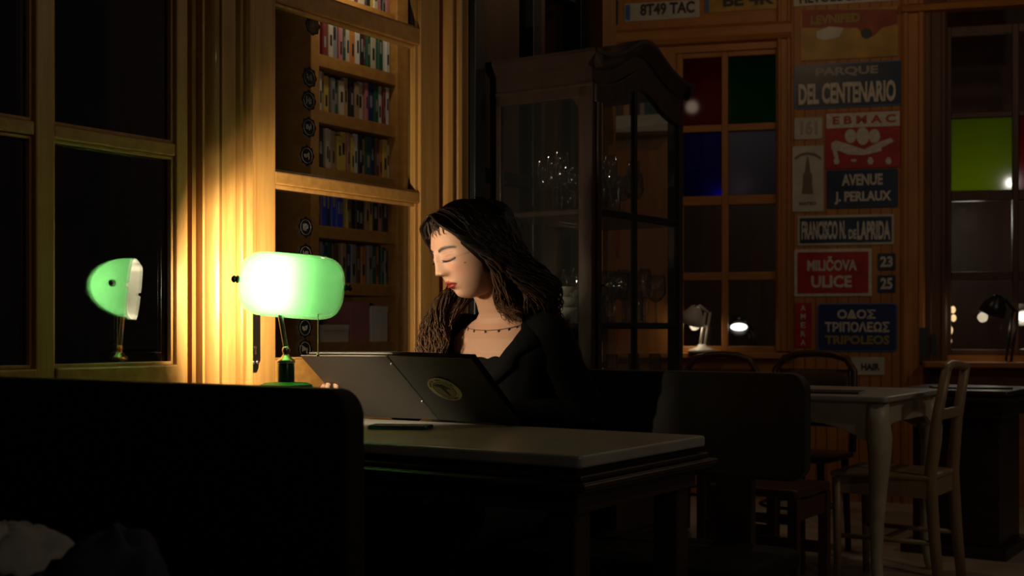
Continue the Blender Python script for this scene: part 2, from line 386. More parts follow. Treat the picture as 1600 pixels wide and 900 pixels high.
for dx in (-.0075, .0065):
    m = MB(FU); m.lathe([(.0052, 0), (.0046, .002), (.002, .003)], (cx+dx, C-.0352, zu(397, 566, C-.03)), 12, (0,-1,0)); m.build('screw', 'steel', lp, smooth=True)
m = MB(FU); m.lathe([(.011, 0), (.011, .012), (.008, .03)], (cx, C-.034, 1.10), 16, (0,-1,0)); m.tube([(cx, C-.064, 1.10), (cx+.03, C-.066, 1.10), (cx+.10, C-.062, 1.095)], [.008, .008, .006], 10); m.build('door_handle', 'bronze', lp, smooth=True)
# casing right of the door
pf2 = [(672,.030),(674,.030),(676,.012),(683,.012),(684,.040),(688,.048),(691,.044),(693,.034),(696,.034),(698,.046),(702,.050),(705,.044),(707,.034),(710,.034),(712,.042),(716,.040),(718,.02)]
m = MB(FU); m.prism([(au(p), C-d) for p, d in pf2]+[(au(718), C+.06), (au(672), C+.06)], 0, ZT); struct(m.build('trim_3', 'pine', None, auto=30))
# black painted glazed screen that closes the wall
ds = struct(thing('door_2', None, None, P(au(820), C, 0)))
bA, bE = au(718.5), au(905)
s = [au(735), au(822), au(835), au(893)]
m = MB(FU); m.box(bA, s[0], C-.06, C+.05, 0, ZT); m.box(s[1], s[2], C-.03, C+.03, .1, ZT); m.box(s[3], bE, C-.04, C+.04, 0, ZT); m.build('door_stile', 'black', ds, bevel=.003)
m = MB(FU)
for z0, z1 in ((.01, .2), (.85, .92), (2.20, 2.225), (1.50, 1.54)): m.box(s[0], s[3], C-.028, C+.028, z0, z1)
m.box(s[0], s[3], C-.034, C+.03, 2.245, 2.285); m.build('door_rail', 'black', ds, bevel=.003)
MB(FU).box(s[0], s[3], C-.0, C+.02, .2, .86).build('door_panel', 'black', ds)
for a0, a1 in ((s[0], s[1]), (s[2], s[3])):
    for z0, z1 in ((.92, 1.50), (1.54, 2.20), (2.285, 2.9)):
        MB(FU).box(a0, a1, C+.002, C+.006, z0, z1).build('door_pane', 'glass', ds)
struct(MB(FU).box(au(905), au(905)+.10, C-.10, C+.15, 0, ZT).build('trim_4', 'backpine'))
# room seen beyond the glass: floor is shared, a rear wall and a backdrop added for brown pane reflections
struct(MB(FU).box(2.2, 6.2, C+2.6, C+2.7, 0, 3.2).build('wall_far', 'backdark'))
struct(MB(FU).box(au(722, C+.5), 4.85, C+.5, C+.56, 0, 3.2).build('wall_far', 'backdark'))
# ------------------------------------------------------------------ bookcase beyond the door
bkb = C+1.2
ba0, ba1 = au(496, bkb), au(618, bkb)
bc = thing('bookcase', 'tall pine bookcase full of books standing behind the glazed door', 'bookcase', P((ba0+ba1)/2, bkb+.15, 0))
shelfz = [zu(500, y, bkb) for y in (-16, 84, 172, 261, 352, 440, 535)]+[.70, .44, .16]
m = MB(FU); m.box(ba0-.05, ba0-.0, bkb-.01, bkb+.27, 0, 2.75); m.build('side_panel', 'shelfwood', bc, bevel=.003)
m = MB(FU); m.box(ba1, ba1+.13, bkb-.01, bkb+.27, 0, 2.75); m.build('side_panel', 'shelfwood', bc, bevel=.003)
MB(FU).box(ba0, ba1, bkb+.25, bkb+.27, 0, 2.75).build('back_panel', 'shelfwood', bc)
MB(FU).box(ba0-.05, ba1+.13, bkb-.01, bkb+.27, 2.75, 2.79).build('top_panel', 'shelfwood', bc)
for z in shelfz: MB(FU).box(ba0, ba1, bkb, bkb+.25, z-.052, z).build('shelf', 'shelfwood', bc, bevel=.002)
bcols = {'dark red': (.20,.03,.025), 'navy blue': (.02,.035,.12), 'cream': (.55,.48,.36), 'black': (.02,.02,.022), 'orange': (.55,.20,.04), 'grey': (.25,.25,.26),
         'dark green': (.02,.09,.05), 'white': (.62,.6,.57), 'tan': (.40,.26,.13), 'pink': (.5,.2,.22), 'yellow': (.6,.42,.07), 'brown': (.13,.06,.03)}
for k, c in bcols.items(): M['bk_'+k] = mat('book_'+k.replace(' ', '_'), c, .5)
M['bk_bright blue'] = mat('book_bright_blue', (.03, .06, .55), .4)
bands = M['letter_dim']
rows = ['top', 'second', 'third', 'fourth', 'fifth', 'sixth']
ba_w = ba1-ba0
rb = random.Random(11)
for si in range(6):
    z = shelfz[si]; a = ba0+.006; k = 0
    gap = shelfz[si-1]-.045-z if si else .25
    while a < ba1-.02 and k < 20:
        t = rb.uniform(.016, .040); h = min(gap-.02, rb.uniform(.15, .195)); d = rb.uniform(.11, .16)
        if a+t > ba1-.004: break
        cn = rb.choice(list(bcols))
        if si == 4 and k in (1, 3, 4, 5): cn = 'bright blue'
        if si < 2 and rb.random() < .35: cn = rb.choice(['cream', 'white', 'yellow', 'pink'])
        b0 = bkb+.015+rb.uniform(0, .02)
        bo = thing('book', f'{cn} book, {ORD[k]} from the left on the {rows[si]} bookcase shelf', 'book', P(a+t/2, b0+d/2, z), 0, f'books on the {rows[si]} bookcase shelf')
        m = MB(FU); m.prism([(a, b0+d), (a, b0+.004), (a+.003, b0), (a+t-.003, b0), (a+t, b0+.004), (a+t, b0+d), (a+t-.002, b0+d), (a+t-.002, b0+.005), (a+.002, b0+.005), (a+.002, b0+d)], z+.0002, z+h, 'z')
        m.build('cover', 'bk_'+cn, bo)
        MB(FU).box(a+.0022, a+t-.0022, b0+.006, b0+d-.003, z+.003, z+h-.003).build('pages', 'page', bo)
        m = MB(FU); hh = rb.uniform(.45, .8); m.box(a+t*.3, a+t*.7, b0-.0006, b0+.001, z+h*(hh-.3), z+h*hh); m.build('title_label', 'letter_dim' if cn in ('black', 'navy blue', 'brown', 'dark red', 'dark green', 'bright blue') else 'letter_dark', bo)
        a += t+rb.uniform(.0005, .003); k += 1
# things on the shelf behind the lamp chain
z = shelfz[6]
def sb(px0, px1, h, m_, name, label, cat, depth=.14, roof=False):
    a0, a1 = au(px0, bkb+.02), au(px1, bkb+.02); o = thing(name, label, cat, P((a0+a1)/2, bkb+.09, z))
    MB(FU).box(a0, a1, bkb+.02, bkb+.02+depth, z, z+h).build('box_body', m_, o, bevel=.003)
    MB(FU).box(a0-.0015, a1+.0015, bkb+.018, bkb+.022+depth, z+h-.02, z+h+.004).build('box_lid', m_, o, bevel=.002)
sb(505, 545, .07, 'white_enamel', 'storage_box', 'low white box on the lowest lit bookcase shelf', 'box')
sb(548, 577, .17, 'bk_pink', 'storage_box', 'pink box in the middle of the lowest lit bookcase shelf', 'box')
sb(580, 606, .155, 'white_enamel', 'storage_box', 'tall white box at the right of the lowest lit bookcase shelf', 'box')
lamp('bookcase_light', P((ba0+ba1)/2-.12, bkb-.22, 2.58), 4.0, (1, .80, .56), .03)
lamp('side_room_fill', P(au(560, bkb), C+.65, 1.9), .35, (1, .86, .72), .10)  # fill light added in front of the bookcase
# ------------------------------------------------------------------ round stickers on the door glass
sy = [(489, 39), (484, 121), (483, 157), (483, 199), (480, 243), (478, 355), (478, 397), (477, 512), (477, 546)]
for i, (px, py) in enumerate(sy):
    a = au(px); zc = zu(px, py); R = .028
    o = thing('round_sticker', f'faint round film sticker on the door glass, {ORD[i]} from the top', 'sticker', P(a, C, zc), 0, 'round stickers on the door glass')
    pts = [(a+R*(1+.07*math.cos(8*t))*math.cos(t), zc+R*(1+.07*math.cos(8*t))*math.sin(t)) for t in [2*math.pi*j/64 for j in range(64)]]
    MB(FU).prism(pts, C+.0008, C+.0016, 'y').build('film', 'sticker', o)
    m = MB(FU); m.tube([(a+R*.72*math.cos(t), C+.0004, zc+R*.72*math.sin(t)) for t in [2*math.pi*j/40 for j in range(41)]], .0005, 5)
    m.build('ring', 'sticker_ink', o)
    m = MB(FU); rr = random.Random(i); [m.box(a-R*.38+k*R*.2, a-R*.38+k*R*.2+R*.10, C+.0002, C+.0007, zc-R*rr.uniform(.1, .4), zc+R*rr.uniform(.1, .4)) for k in range(4)]; m.build('emblem', 'sticker_ink', o)

# ------------------------------------------------------------------ back wall with two windows
def bbox(m, px0, px1, z0, z1, b0, b1): m.box(ab(px0), ab(px1), b0, b1, z0, z1)
zs, zt = zb(1140, 548), zb(1140, 84)
W1a, W1b = 1056, 1216
W2a, W2b = 1478, 1720
m = MB(FB); m.box(ab(800), ab(W1a), 0, .12, 0, 3.4); m.box(ab(W1b), ab(W2a), 0, .12, 0, 3.4); struct(m.build('wall_back', 'backpine'))
m = MB(FB); m.box(ab(W1a), ab(W1b), 0, .12, zt+.02, 3.4); m.box(ab(W2a), ab(W2b), 0, .12, zt+.25, 3.4); m.box(ab(W1a), ab(W1b), 0, .12, 0, zs); m.box(ab(W2a), ab(W2b), 0, .12, 0, zs-.02); struct(m.build('wall_back', 'backpine_h'))
def window(idx, cols, rws, mats, px_l, px_r, frm):
    o = struct(thing(f'window_{idx}', None, None, FB @ Vector((ab(px_l), 0, 0))))
    m = MB(FB)
    z_lo, z_hi = rws[-1][1], rws[0][0]
    m.box(ab(px_l), ab(cols[0][0]), .015, .08, zs-.02, z_hi+.05); m.box(ab(cols[-1][1]), ab(px_r), .015, .08, zs-.02, z_hi+.05)
    for c0, c1 in zip(cols[:-1], cols[1:]): m.box(ab(c0[1]), ab(c1[0]), .02, .07, zs-.02, z_hi+.05)
    m.build('window_frame', frm, o, bevel=.004)
    m = MB(FB)
    for c in cols:
        m.box(ab(c[0]), ab(c[1]), .02, .07, z_hi, z_hi+.05)
        m.box(ab(c[0]), ab(c[1]), .02, .07, zs-.02, z_lo)
        for r0, r1 in zip(rws[:-1], rws[1:]): m.box(ab(c[0]), ab(c[1]), .022, .068, r1[0], r0[1])
    m.build('window_rail', frm+'_h' if frm+'_h' in M else frm, o, bevel=.004)
    for j, r in enumerate(rws):
        for i, c in enumerate(cols):
            MB(FB).box(ab(c[0]), ab(c[1]), .042, .047, r[1], r[0]).build('window_pane', mats[j][i], o)
    return o
def rz(*ys): return [(zb(1160, a), zb(1160, b)) for a, b in ys]
window(2, [(1066, 1127), (1137, 1212)], rz((86, 192), (203, 304), (319, 425), (437, 541)),
       [['g_red', 'g_green'], ['g_blue', 'g_clear'], ['glass', 'glass'], ['glass', 'glass']], W1a, W1b, 'backpine')
R2 = [(zb(1530, a), zb(1530, b)) for a, b in ((52, 174), (183, 297), (313, 424), (437, 546))]
window(3, [(1487, 1583), (1593, 1700)], R2, [['glass', 'glass'], ['g_lime', 'g_orange'], ['glass', 'glass'], ['glass', 'glass']], W2a, W2b, 'backdark')
# casings and sill
def casing(px0, px1, z0, z1, mt='backpine', proud=.03):
    a0, a1 = ab(px0), ab(px1); w_ = a1-a0
    pr = [(a0, 0), (a0, -proud*.6), (a0+w_*.12, -proud), (a0+w_*.25, -proud), (a0+w_*.3, -proud*.6), (a0+w_*.7, -proud*.6), (a0+w_*.75, -proud), (a0+w_*.9, -proud), (a1, -proud*.5), (a1, 0)]
    return MB(FB).prism(pr, z0, z1)
struct(casing(1214, 1237, zs, 2.98).build('trim_5', 'backpine', None, auto=30))
struct(casing(1408, 1445, 0, 3.0).build('trim_6', 'backpine', None, auto=30))
struct(casing(1445, 1480, 0, 2.95, 'backdark', .015).build('trim_7', 'backdark', None, auto=30))
m = MB(FB); a0, a1 = ab(915), ab(1237)
m.prism([(0, zt+.06), (-.035, zt+.07), (-.05, zt+.10), (-.05, zt+.15), (-.03, zt+.17), (0, zt+.18)], a0, a1, 'x'); struct(m.build('trim_8', 'backpine_h'))
m = MB(FB); m.prism([(0, zt+.17), (-.05, zt+.18), (-.065, zt+.21), (0, zt+.24)], ab(1408), ab(1720), 'x'); struct(m.build('trim_9', 'backpine_h'))
m = MB(FB); m.box(ab(915), ab(1240), -.06, 0, zs-.045, zs-.012); struct(m.build('trim_10', 'backpine_h', None, bevel=.004))
m = MB(FB); m.box(ab(1440), ab(1720), -.26, 0, zs-.085, zs-.055); struct(m.build('trim_11', 'backpine_h', None, bevel=.004))
m = MB(FB)
for px in range(1240, 1410, 17): m.box(ab(px), ab(px)+.004, -.003, 0, 0, 3.3)
struct(m.build('trim_12', 'backdark'))
struct((lambda m: (m.box(ab(700), ab(1900), 1.6, 1.7, 0, 3.4), m.build('pane_backdrop', 'backdark'))[1])(MB(FB)))  # backdrop added to stand in for brown reflections in the panes
# point lights added behind the tinted panes to make them glow
lamp('pane_glow', FB @ Vector((ab(1123), .075, zb(1120, 306))), .16, (.8, .85, 1), .02)
lamp('pane_glow', FB @ Vector((ab(1155), .16, zb(1155, 292))), .05, (1, .9, .9), .02)
lamp('pane_glow', FB @ Vector((ab(1530), .60, zb(1530, 330))), 3.2, (1, .97, .8), .08)
lamp('pane_glow', FB @ Vector((ab(1170), .5, zb(1170, 170))), 1.6, (.9, 1, .9), .05)
# amber globes on an added post, standing in for reflected lights
bb = .8
q = thing('pane_glow', 'added post with four small amber globes standing in for reflected lights at the right window', 'globes', FB @ Vector((ab(1486, bb), bb, 0)))
for px, py, s_ in ((1489, 484, 5), (1490, 497, 5), (1483, 516, 7), (1482, 533, 6)):
    MB(FB).ell((ab(px, bb), bb, zb(px, py, bb)), (s_*.0033, .02, s_*.0046), 14, 8).build('globe', 'amber_glow', q, smooth=True)
MB(FB).tube([(ab(1486, bb), bb+.02, 0), (ab(1486, bb), bb+.02, zb(1486, 480, bb))], .006, 6).build('post', 'black', q)

# ------------------------------------------------------------------ enamel signs on the back wall
def sign(name, label, box, base, border=None, lines=(), rad=.012, inner=None, cat='sign', bw=.010, b=-.012):
    x0, y0, x1, y1 = box; a0, a1 = ab(x0), ab(x1); xm = (x0+x1)/2; z1, z0 = zb(xm, y0), zb(xm, y1)
    o = thing(name, label, cat, FB @ Vector(((a0+a1)/2, 0, z0)))
    MB(FB).prism(rrect(a0, a1, z0, z1, rad), b+.004, b+.010, 'y').build('plate', border or base, o, bevel=.0015)
    if border: MB(FB).prism(rrect(a0+bw, a1-bw, z0+bw, z1-bw, max(rad-.004, .003)), b+.002, b+.006, 'y').build('panel', base, o)
    MB(FB).box((a0+a1)/2-.01, (a0+a1)/2+.01, b+.008, .001, (z0+z1)/2-.01, (z0+z1)/2+.01).build('mount', 'bronze', o)
    for t, cxp, cyp, wp, hp, mt in lines:
        ac = ab(cxp); zc = zb(cxp, cyp); Yc = O_B[1]+ac*BWY
        text_mesh(t, ac, zc, wp*Yc/F*.99, hp*Yc/F, b+.002, FB, 'lettering', mt, o, bold=.038)
    return o
sign('street_sign', 'navy enamel street sign reading PARQUE DEL CENTENARIO', (1241, 98, 1412, 168), 'navy', 'blue_line', [('PARQUE', 1323, 112, 95, 15, 'letter_dim'), ('DEL CENTENARIO', 1323, 145, 148, 33, 'letter')], .025, bw=.008)
sign('house_number_plate', 'small white number plate reading 161 left of the red and white sign', (1241, 184, 1285, 218), 'greysign', None, [('161', 1264, 200, 26, 22, 'letter_dim')], .01)
sg = sign('enamel_sign', 'red and white enamel sign with a white crossed emblem below PARQUE DEL CENTENARIO', (1290, 174, 1407, 263), 'redsign', None, [('E B M A C', 1350, 187, 96, 13, 'letter_red')], .008)
a0, a1 = ab(1290), ab(1407)
MB(FB).box(a0+.004, a1-.004, -.0095, -.0075, zb(1348, 199), zb(1348, 176)).build('white_band', 'letter', sg)
def blob(pxs, mt, o, name='emblem', b0=-.0105): MB(FB).prism([(ab(x), zb(x, y)) for x, y in pxs], b0, b0+.003, 'y').build(name, mt, o)
def circ(cx, cy, rx, ry, n=20): return [(cx+rx*math.cos(2*math.pi*i/n), cy+ry*math.sin(2*math.pi*i/n)) for i in range(n)]
blob(circ(1329, 213, 9, 11), 'letter', sg); blob(circ(1366, 213, 9, 11), 'letter', sg); blob(circ(1348, 213, 10, 14), 'letter', sg, b0=-.0115)
blob([(1299, 224), (1306, 220), (1320, 224), (1350, 234), (1376, 230), (1378, 236), (1350, 243), (1325, 242), (1312, 236), (1304, 237), (1299, 234)], 'letter', sg, b0=-.0120)
blob([(1350, 234), (1374, 222), (1392, 216), (1397, 221), (1380, 230), (1360, 240)], 'letter', sg, b0=-.0125)
blob([(1301, 236), (1308, 237), (1310, 246), (1304, 247)], 'letter', sg)
for x in (1307, 1334, 1360, 1388): blob([(x-5, 252 if x != 1334 else 250), (x-2, 246 if x != 1334 else 249), (x+2, 246 if x != 1334 else 249), (x+5, 252 if x != 1334 else 250), (x+3, 257 if x != 1334 else 253), (x-3, 257 if x != 1334 else 253)], 'letter', sg)
# the emblem sign's head lettering must sit on the band
sg = sign('enamel_sign', 'tall pale enamel sign with a dark tower picture, left of the AVENUE sign', (1238, 228, 1287, 331), 'greysign', None, [('MATEO', 1262, 318, 26, 5, 'towerink')], .008)
blob([(1262, 243), (1265, 256), (1266, 268), (1269, 274), (1269, 290), (1271, 303), (1253, 303), (1254, 290), (1255, 274), (1258, 268), (1259, 256)], 'towerink', sg, 'tower_picture')
blob([(1242, 246), (1252, 240), (1262, 238), (1274, 240), (1283, 246), (1283, 250), (1273, 244), (1262, 242), (1252, 244), (1242, 250)], 'towerink', sg, 'arch_picture')
sign('street_sign', 'dark enamel street sign reading AVENUE J. PERLAUX', (1292, 265, 1403, 325), 'navy', None, [('AVENUE', 1347, 281, 62, 18, 'letter'), ('J. PERLAUX', 1348, 309, 86, 20, 'letter')], .01)
sign('street_sign', 'long grey framed street sign reading FRANCISCO N. DE LAPRIDA', (1246, 336, 1397, 383), 'navy', 'greysign', [('FRANCISCO N.', 1287, 360, 68, 29, 'letter'), ('DE', 1332, 366, 12, 15, 'letter'), ('LAPRIDA', 1365, 360, 50, 29, 'letter')], .006, bw=.014)
sign('street_sign', 'red enamel street sign with white border reading MILIČOVA ULICE', (1241, 389, 1362, 463), 'redsign', 'letter', [('MILIČOVA', 1300, 412, 76, 23, 'letter'), ('ULICE', 1299, 440, 62, 19, 'letter')], .006, bw=.018)
sign('house_number_plate', 'small dark blue house number plate reading 23', (1371, 396, 1399, 422), 'navy', None, [('23', 1385, 409, 19, 17, 'letter')], .006)
sign('house_number_plate', 'small dark blue house number plate reading 25, below the 23', (1371, 430, 1399, 457), 'navy', None, [('25', 1385, 443, 18, 18, 'letter')], .006)
sg = sign('enamel_sign', 'narrow upright red sign left of the blue Greek street sign', (1242, 473, 1268, 543), 'redsign', None, [], .004)
for k, ch in enumerate('AMERA'): text_mesh(ch, ab(1255), zb(1255, 481+k*13.5), .028, .034, -.010, FB, 'lettering', 'letter', sg, bold=.02)
sign('street_sign', 'blue Greek street sign reading ΟΔΟΣ ΤΡΙΠΟΛΕΩΣ with yellow third line', (1277, 474, 1402, 549), 'blue2', 'blue_line', [('ΟΔΟΣ', 1338, 491, 58, 15, 'letter'), ('ΤΡΙΠΟΛΕΩΣ', 1339, 511, 98, 17, 'letter'), ('TRIPOLEOS', 1339, 531, 98, 14, 'letter_yel')], .022, bw=.008)
sign('enamel_sign', 'small white sign with black letters below the blue Greek street sign', (1330, 558, 1382, 586), 'greysign', None, [('HAIR', 1360, 573, 28, 11, 'letter_dark')], .004)
sg = sign('licence_plate', 'white licence plate with blue band at the top left of the back wall', (976, 3, 1093, 31), 'greysign', 'letter', [('8T49 TAC', 1043, 14, 86, 19, 'letter_dark')], .006, cat='licence plate', bw=.004)
MB(FB).box(ab(978), ab(985), -.0125, -.0105, zb(1034, 29), zb(1034, 5)).build('blue_band', 'blue_line', sg)
sg = sign('licence_plate', 'yellow licence plate right of the white plate above the window', (1102, -16, 1226, 17), 'yellowsign', None, [('BE 4K', 1170, -1, 80, 20, 'letter_dark')], .006, cat='licence plate')
MB(FB).box(ab(1102), ab(1108), -.0115, -.0095, zb(1164, 16), zb(1164, -14)).build('blue_band', 'blue_line', sg)
sign('enamel_sign', 'pale lettered sign cut by the top edge above the yellow and red sign', (1240, -22, 1403, 6), 'greysign', None, [('HEVOLUCIO', 1300, -4, 100, 15, 'letter_dark')], .004)
sg = sign('enamel_sign', 'worn yellow and rust red pictorial sign above PARQUE DEL CENTENARIO', (1251, 14, 1403, 92), 'yellowsign', None, [('LEVNIFED', 1305, 30, 75, 14, 'letter_yel')], .004)
blob([(1253, 16), (1402, 15), (1402, 38), (1378, 44), (1364, 58), (1350, 58), (1340, 44), (1253, 44)], 'rust', sg, 'red_field', b0=-.0095)
blob(circ(1354, 53, 9, 8), 'letter_dark', sg, 'dark_disc', b0=-.0105)
blob([(1276, 50), (1295, 42), (1318, 44), (1312, 58), (1288, 64), (1276, 60)], 'greysign', sg, 'pale_patch', b0=-.0105)
sg = sign('enamel_sign', 'small dark pictorial sign above the cabinet, left of the white plate', (922, 2, 966, 40), 'navy', None, [('O.B', 938, 14, 24, 9, 'letter_yel')], .004)
blob(circ(950, 30, 9, 7), 'letter_dim', sg, 'pale_disc')
sign('enamel_sign', 'small white enamel sign just above the cabinet top', (934, 46, 960, 66), 'greysign', None, [], .004)
for i, (x0, y0, x1, y1) in enumerate(((1436, 512, 1449, 570), (1454, 522, 1463, 553))):
    q = sign('black_plaque', ['larger narrow black plaque on the dark post by the right window', 'smaller black plaque beside the larger one by the right window'][i], (x0, y0, x1, y1), 'letter_dark', None, [], .003, cat='plaque', b=-.035)

sign('enamel_sign', 'red sign on the back wall seen through the cabinet door glass', (934, 356, 968, 404), 'redsign', None, [], .004)
sign('enamel_sign', 'yellow and red sign low on the back wall, seen through the cabinet', (936, 512, 966, 540), 'yellowsign', 'redsign', [], .004)
ws = thing('reflection_shelf', 'pale shelf with books standing in for a reflection, seen through the cabinet top', 'shelf', FB @ Vector((ab(985), -.08, zb(985, 214))))  # shelf and books added in place of a reflection in the cabinet door
MB(FB).box(ab(925), ab(1050), -.16, 0, zb(985, 213), zb(985, 187)).build('board', 'greysign', ws, bevel=.004)
a = ab(930); k = 0; rb = random.Random(3)
while a < ab(1040)-.04 and k < 12:
    t = rb.uniform(.022, .045); h = rb.uniform(.15, .21); cn = rb.choice(['black', 'brown', 'grey', 'dark green', 'tan', 'cream']); z = zb(985, 187)
    bo = thing('book', f'{cn} book, {ORD[k]} from the left on the shelf standing in for a reflection behind the cabinet', 'book', FB @ Vector((a+t/2, -.08, z)), 0, 'books on the shelf standing in for a reflection')
    MB(FB).box(a, a+t, -.15, -.012, z+.0002, z+h).build('cover', 'bk_'+cn, bo, bevel=.002); MB(FB).box(a+.002, a+t-.002, -.146, -.014, z+.002, z+h+.0005).build('pages', 'page', bo)
    a += t+.002; k += 1
lamp('side_room_fill', P(4.25, C+.28, 2.85), .35, (1, .75, .55), .05)  # weak fill added to lift the dark backdrop behind the black screen
# ------------------------------------------------------------------ marble booth table
TZ = .77; tu0, tu1, tn0, tn1 = 2.039, 2.600, 1.203, 2.335
t = thing('booth_table', 'rectangular pale marble table on a dark moulded wooden frame in the booth', 'table', P((tu0+tu1)/2, (tn0+tn1)/2, 0))
MB(FU).prism(rrect(tu0, tu1, tn0, tn1, .012), TZ-.025, TZ).build('marble_top', 'marble', t, bevel=.006, seg=3)
m = MB(FU)
m.box(tu0+.012, tu1-.012, tn0+.012, tn1, TZ-.038, TZ-.025); m.box(tu0-.004, tu1+.004, tn0-.004, tn1, TZ-.050, TZ-.038)
m.box(tu0-.020, tu1+.020, tn0-.022, tn1, TZ-.062, TZ-.052); m.box(tu0-.010, tu1+.010, tn0-.012, tn1, TZ-.070, TZ-.050); m.box(tu0+.018, tu1-.018, tn0+.018, tn1, TZ-.115, TZ-.069)
m.build('frame', 'darkwood', t, bevel=.004, seg=3)
for a_, b_ in ((tu0+.06, tn0+.06), (tu1-.06, tn0+.06), (tu0+.06, tn1-.06), (tu1-.06, tn1-.06)):
    m = MB(FU); m.prism([(a_-.03, b_-.03), (a_+.03, b_-.03), (a_+.03, b_+.03), (a_-.03, b_+.03)], .12, TZ-.10)
    m.box(a_-.038, a_+.038, b_-.038, b_+.038, 0, .12); m.build('leg', 'darkwood', t, bevel=.005)
# ------------------------------------------------------------------ benches
def bench(name, label, ub, un, n0, n1, ztop, zbot, seatdir, posts=True):
    """back panel between ub and un; seat reaches out on the seatdir side"""
    o = thing(name, label, 'bench', P((ub+un)/2, (n0+n1)/2, 0))
    r = .045
    poly = [(n1, zbot), (n1, ztop)]+[(n0+r-r*math.sin(math.radians(q)), ztop-r+r*math.cos(math.radians(q))) for q in range(0, 91, 10)]+[(n0+r-r*math.cos(math.radians(q)), zbot+r-r*math.sin(math.radians(q))) for q in range(0, 91, 15)]
    MB(FU).prism(poly, ub, un, 'x').build('backrest', 'leather' if seatdir > 0 else 'benchwood', o, bevel=.008, seg=3)
    for n in (n0+.20, (n0+n1)/2, n1-.12): MB(FU).box(ub+.005, un-.005, n-.05, n+.05, .0, zbot+.03).build('post', 'darkwood', o, bevel=.003)
    s0, s1 = (un, un+.40) if seatdir > 0 else (ub-.40, ub)
    MB(FU).prism(rrect(s0, s1, n0, n1, .05), .40, .455).build('seat', 'leather', o, bevel=.018, seg=4)
    MB(FU).box(s0+.03, s1-.03, n0+.03, n1, .08, .40).build('seat_box', 'darkwood', o, bevel=.004)
    return o
bench('booth_bench', 'black booth bench nearest the camera, its tall rounded back hiding the lamp foot', 1.415, 1.463, 1.243, 2.335, .92, .30, 1)
bench('booth_bench', 'black booth bench the woman sits on, behind the marble table', 3.050, 3.095, 1.138, 2.335, .898, .62, -1)
# the seat on our side of the near bench
o = thing('window_bench', 'low dark bench seat at the lower left, in front of the near bench back', 'bench', P(1.15, 1.8, 0))
MB(FU).prism(rrect(.90, 1.405, 1.0, 2.335, .03), .40, .455).build('seat', 'leather', o, bevel=.018, seg=3)
MB(FU)  .box(.95, 1.38, 1.04, 2.33, 0, .40).build('seat_box', 'darkwood', o)
def lump(name, m_, c, r, label, cat, seed, amp=.12):
    k = MB(); rr = random.Random(seed); ph = [(rr.uniform(2, 6), rr.uniform(2, 6), rr.uniform(0, 6)) for _ in range(5)]
    rows = []
    for j in range(25):
        phi = -math.pi/2+math.pi*j/24; row = []
        for i in range(40):
            th = 2*math.pi*i/40; d = 1+amp*sum(math.sin(a*th+p_)*math.cos(b*phi+p_)*.35 for a, b, p_ in [(round(x), y, z) for x, y, z in ph])
            ce = lambda v: math.copysign(abs(v)**.75, v)
            row.append((c[0]+r[0]*d*ce(math.cos(phi))*ce(math.cos(th)), c[1]+r[1]*d*ce(math.cos(phi))*ce(math.sin(th)), c[2]+r[2]*d*ce(math.sin(phi))))
        rows.append(row)
    k.grid(rows, True); o = k.build(name, m_, None, smooth=True); tag(o, label, cat); return o
bgx = P(1.09, 1.365, 0); lump('cloth_bag', 'bag', (bgx.x, bgx.y, .598), (.078, .078, .142), 'dark blue soft bag standing at the bottom left on the low seat', 'bag', 3, .10)
sx = P(1.06, 1.565, 0)
o = lump('folded_coat', 'bag', (sx.x, sx.y, .578), (.085, .085, .122), 'dark folded coat under the pale scarf at the bottom left corner', 'coat', 9, .12)
k = MB(); rows = []; rs = random.Random(5)
for j in range(18):                                # crumpled pale scarf over the coat
    v = j/17; row = []
    for i in range(36):
        th = 2*math.pi*i/36; rr_ = v*(1+.12*math.sin(3*th+1)+.08*math.sin(7*th))
        row.append((sx.x+.088*rr_*math.cos(th), sx.y+.088*rr_*math.sin(th), .730-.050*v**2.4+.010*math.sin(5*th+9*v)*v+.006*math.sin(17*th)*v))
    rows.append(row)
k.grid(rows, True); q = k.build('scarf', 'scarf', None, smooth=True); md = q.modifiers.new('s', 'SOLIDIFY'); md.thickness = .008; md.offset = 1; tag(q, 'crumpled off-white scarf lying on the coat at the bottom left corner', 'scarf')
# ------------------------------------------------------------------ banker's lamp
LX, LY, LZ = -.516, 2.934, 1.118
t = thing('bankers_lamp', "lit banker's lamp with green glass shade at the window end of the table", 'lamp', (-.531, LY, TZ))
MB().lathe([(.068, TZ), (.070, TZ+.006), (.066, TZ+.012), (.060, TZ+.016), (.058, TZ+.095), (.062, TZ+.100), (.062, TZ+.108)], (-.531, LY, 0), 40).build('pedestal', 'darkwood', t, auto=35)
gm = mat('green_felt', (.02, .36, .05), .5); MB().lathe([(.060, .878), (.060, .881), (.050, .885), (.022, .887)], (-.531, LY, 0), 40).build('green_base_top', gm, t, auto=35)
MB().lathe([(.0195, .885), (.0195, .932), (.018, .935)], (-.531, LY, 0), 28).build('column', mat('dark_green_lacquer', (.02, .05, .02), .25), t, auto=35)
MB().lathe([(.020, .931), (.0215, .935), (.020, .939), (.013, .943), (.008, .950), (.0062, .953), (.009, .958), (.0095, .963), (.007, .969), (.004, .972)], (-.531, LY, 0), 28).build('collar', 'brass', t, smooth=True)
ax = Vector((.975, .222, 0)).normalized(); tl = math.radians(-4.2)
ax = Vector((ax.x*math.cos(tl), ax.y*math.cos(tl), math.sin(tl)))
fw = Vector((-.222, .975, 0)).normalized(); tlt = math.radians(-6)
up0 = ax.cross(fw); yy = (fw*math.cos(tlt)+up0*math.sin(tlt)).normalized(); zz = ax.cross(yy)
LF = Matrix(((ax.x, yy.x, zz.x, LX), (ax.y, yy.y, zz.y, LY), (ax.z, yy.z, zz.z, LZ), (0, 0, 0, 1)))
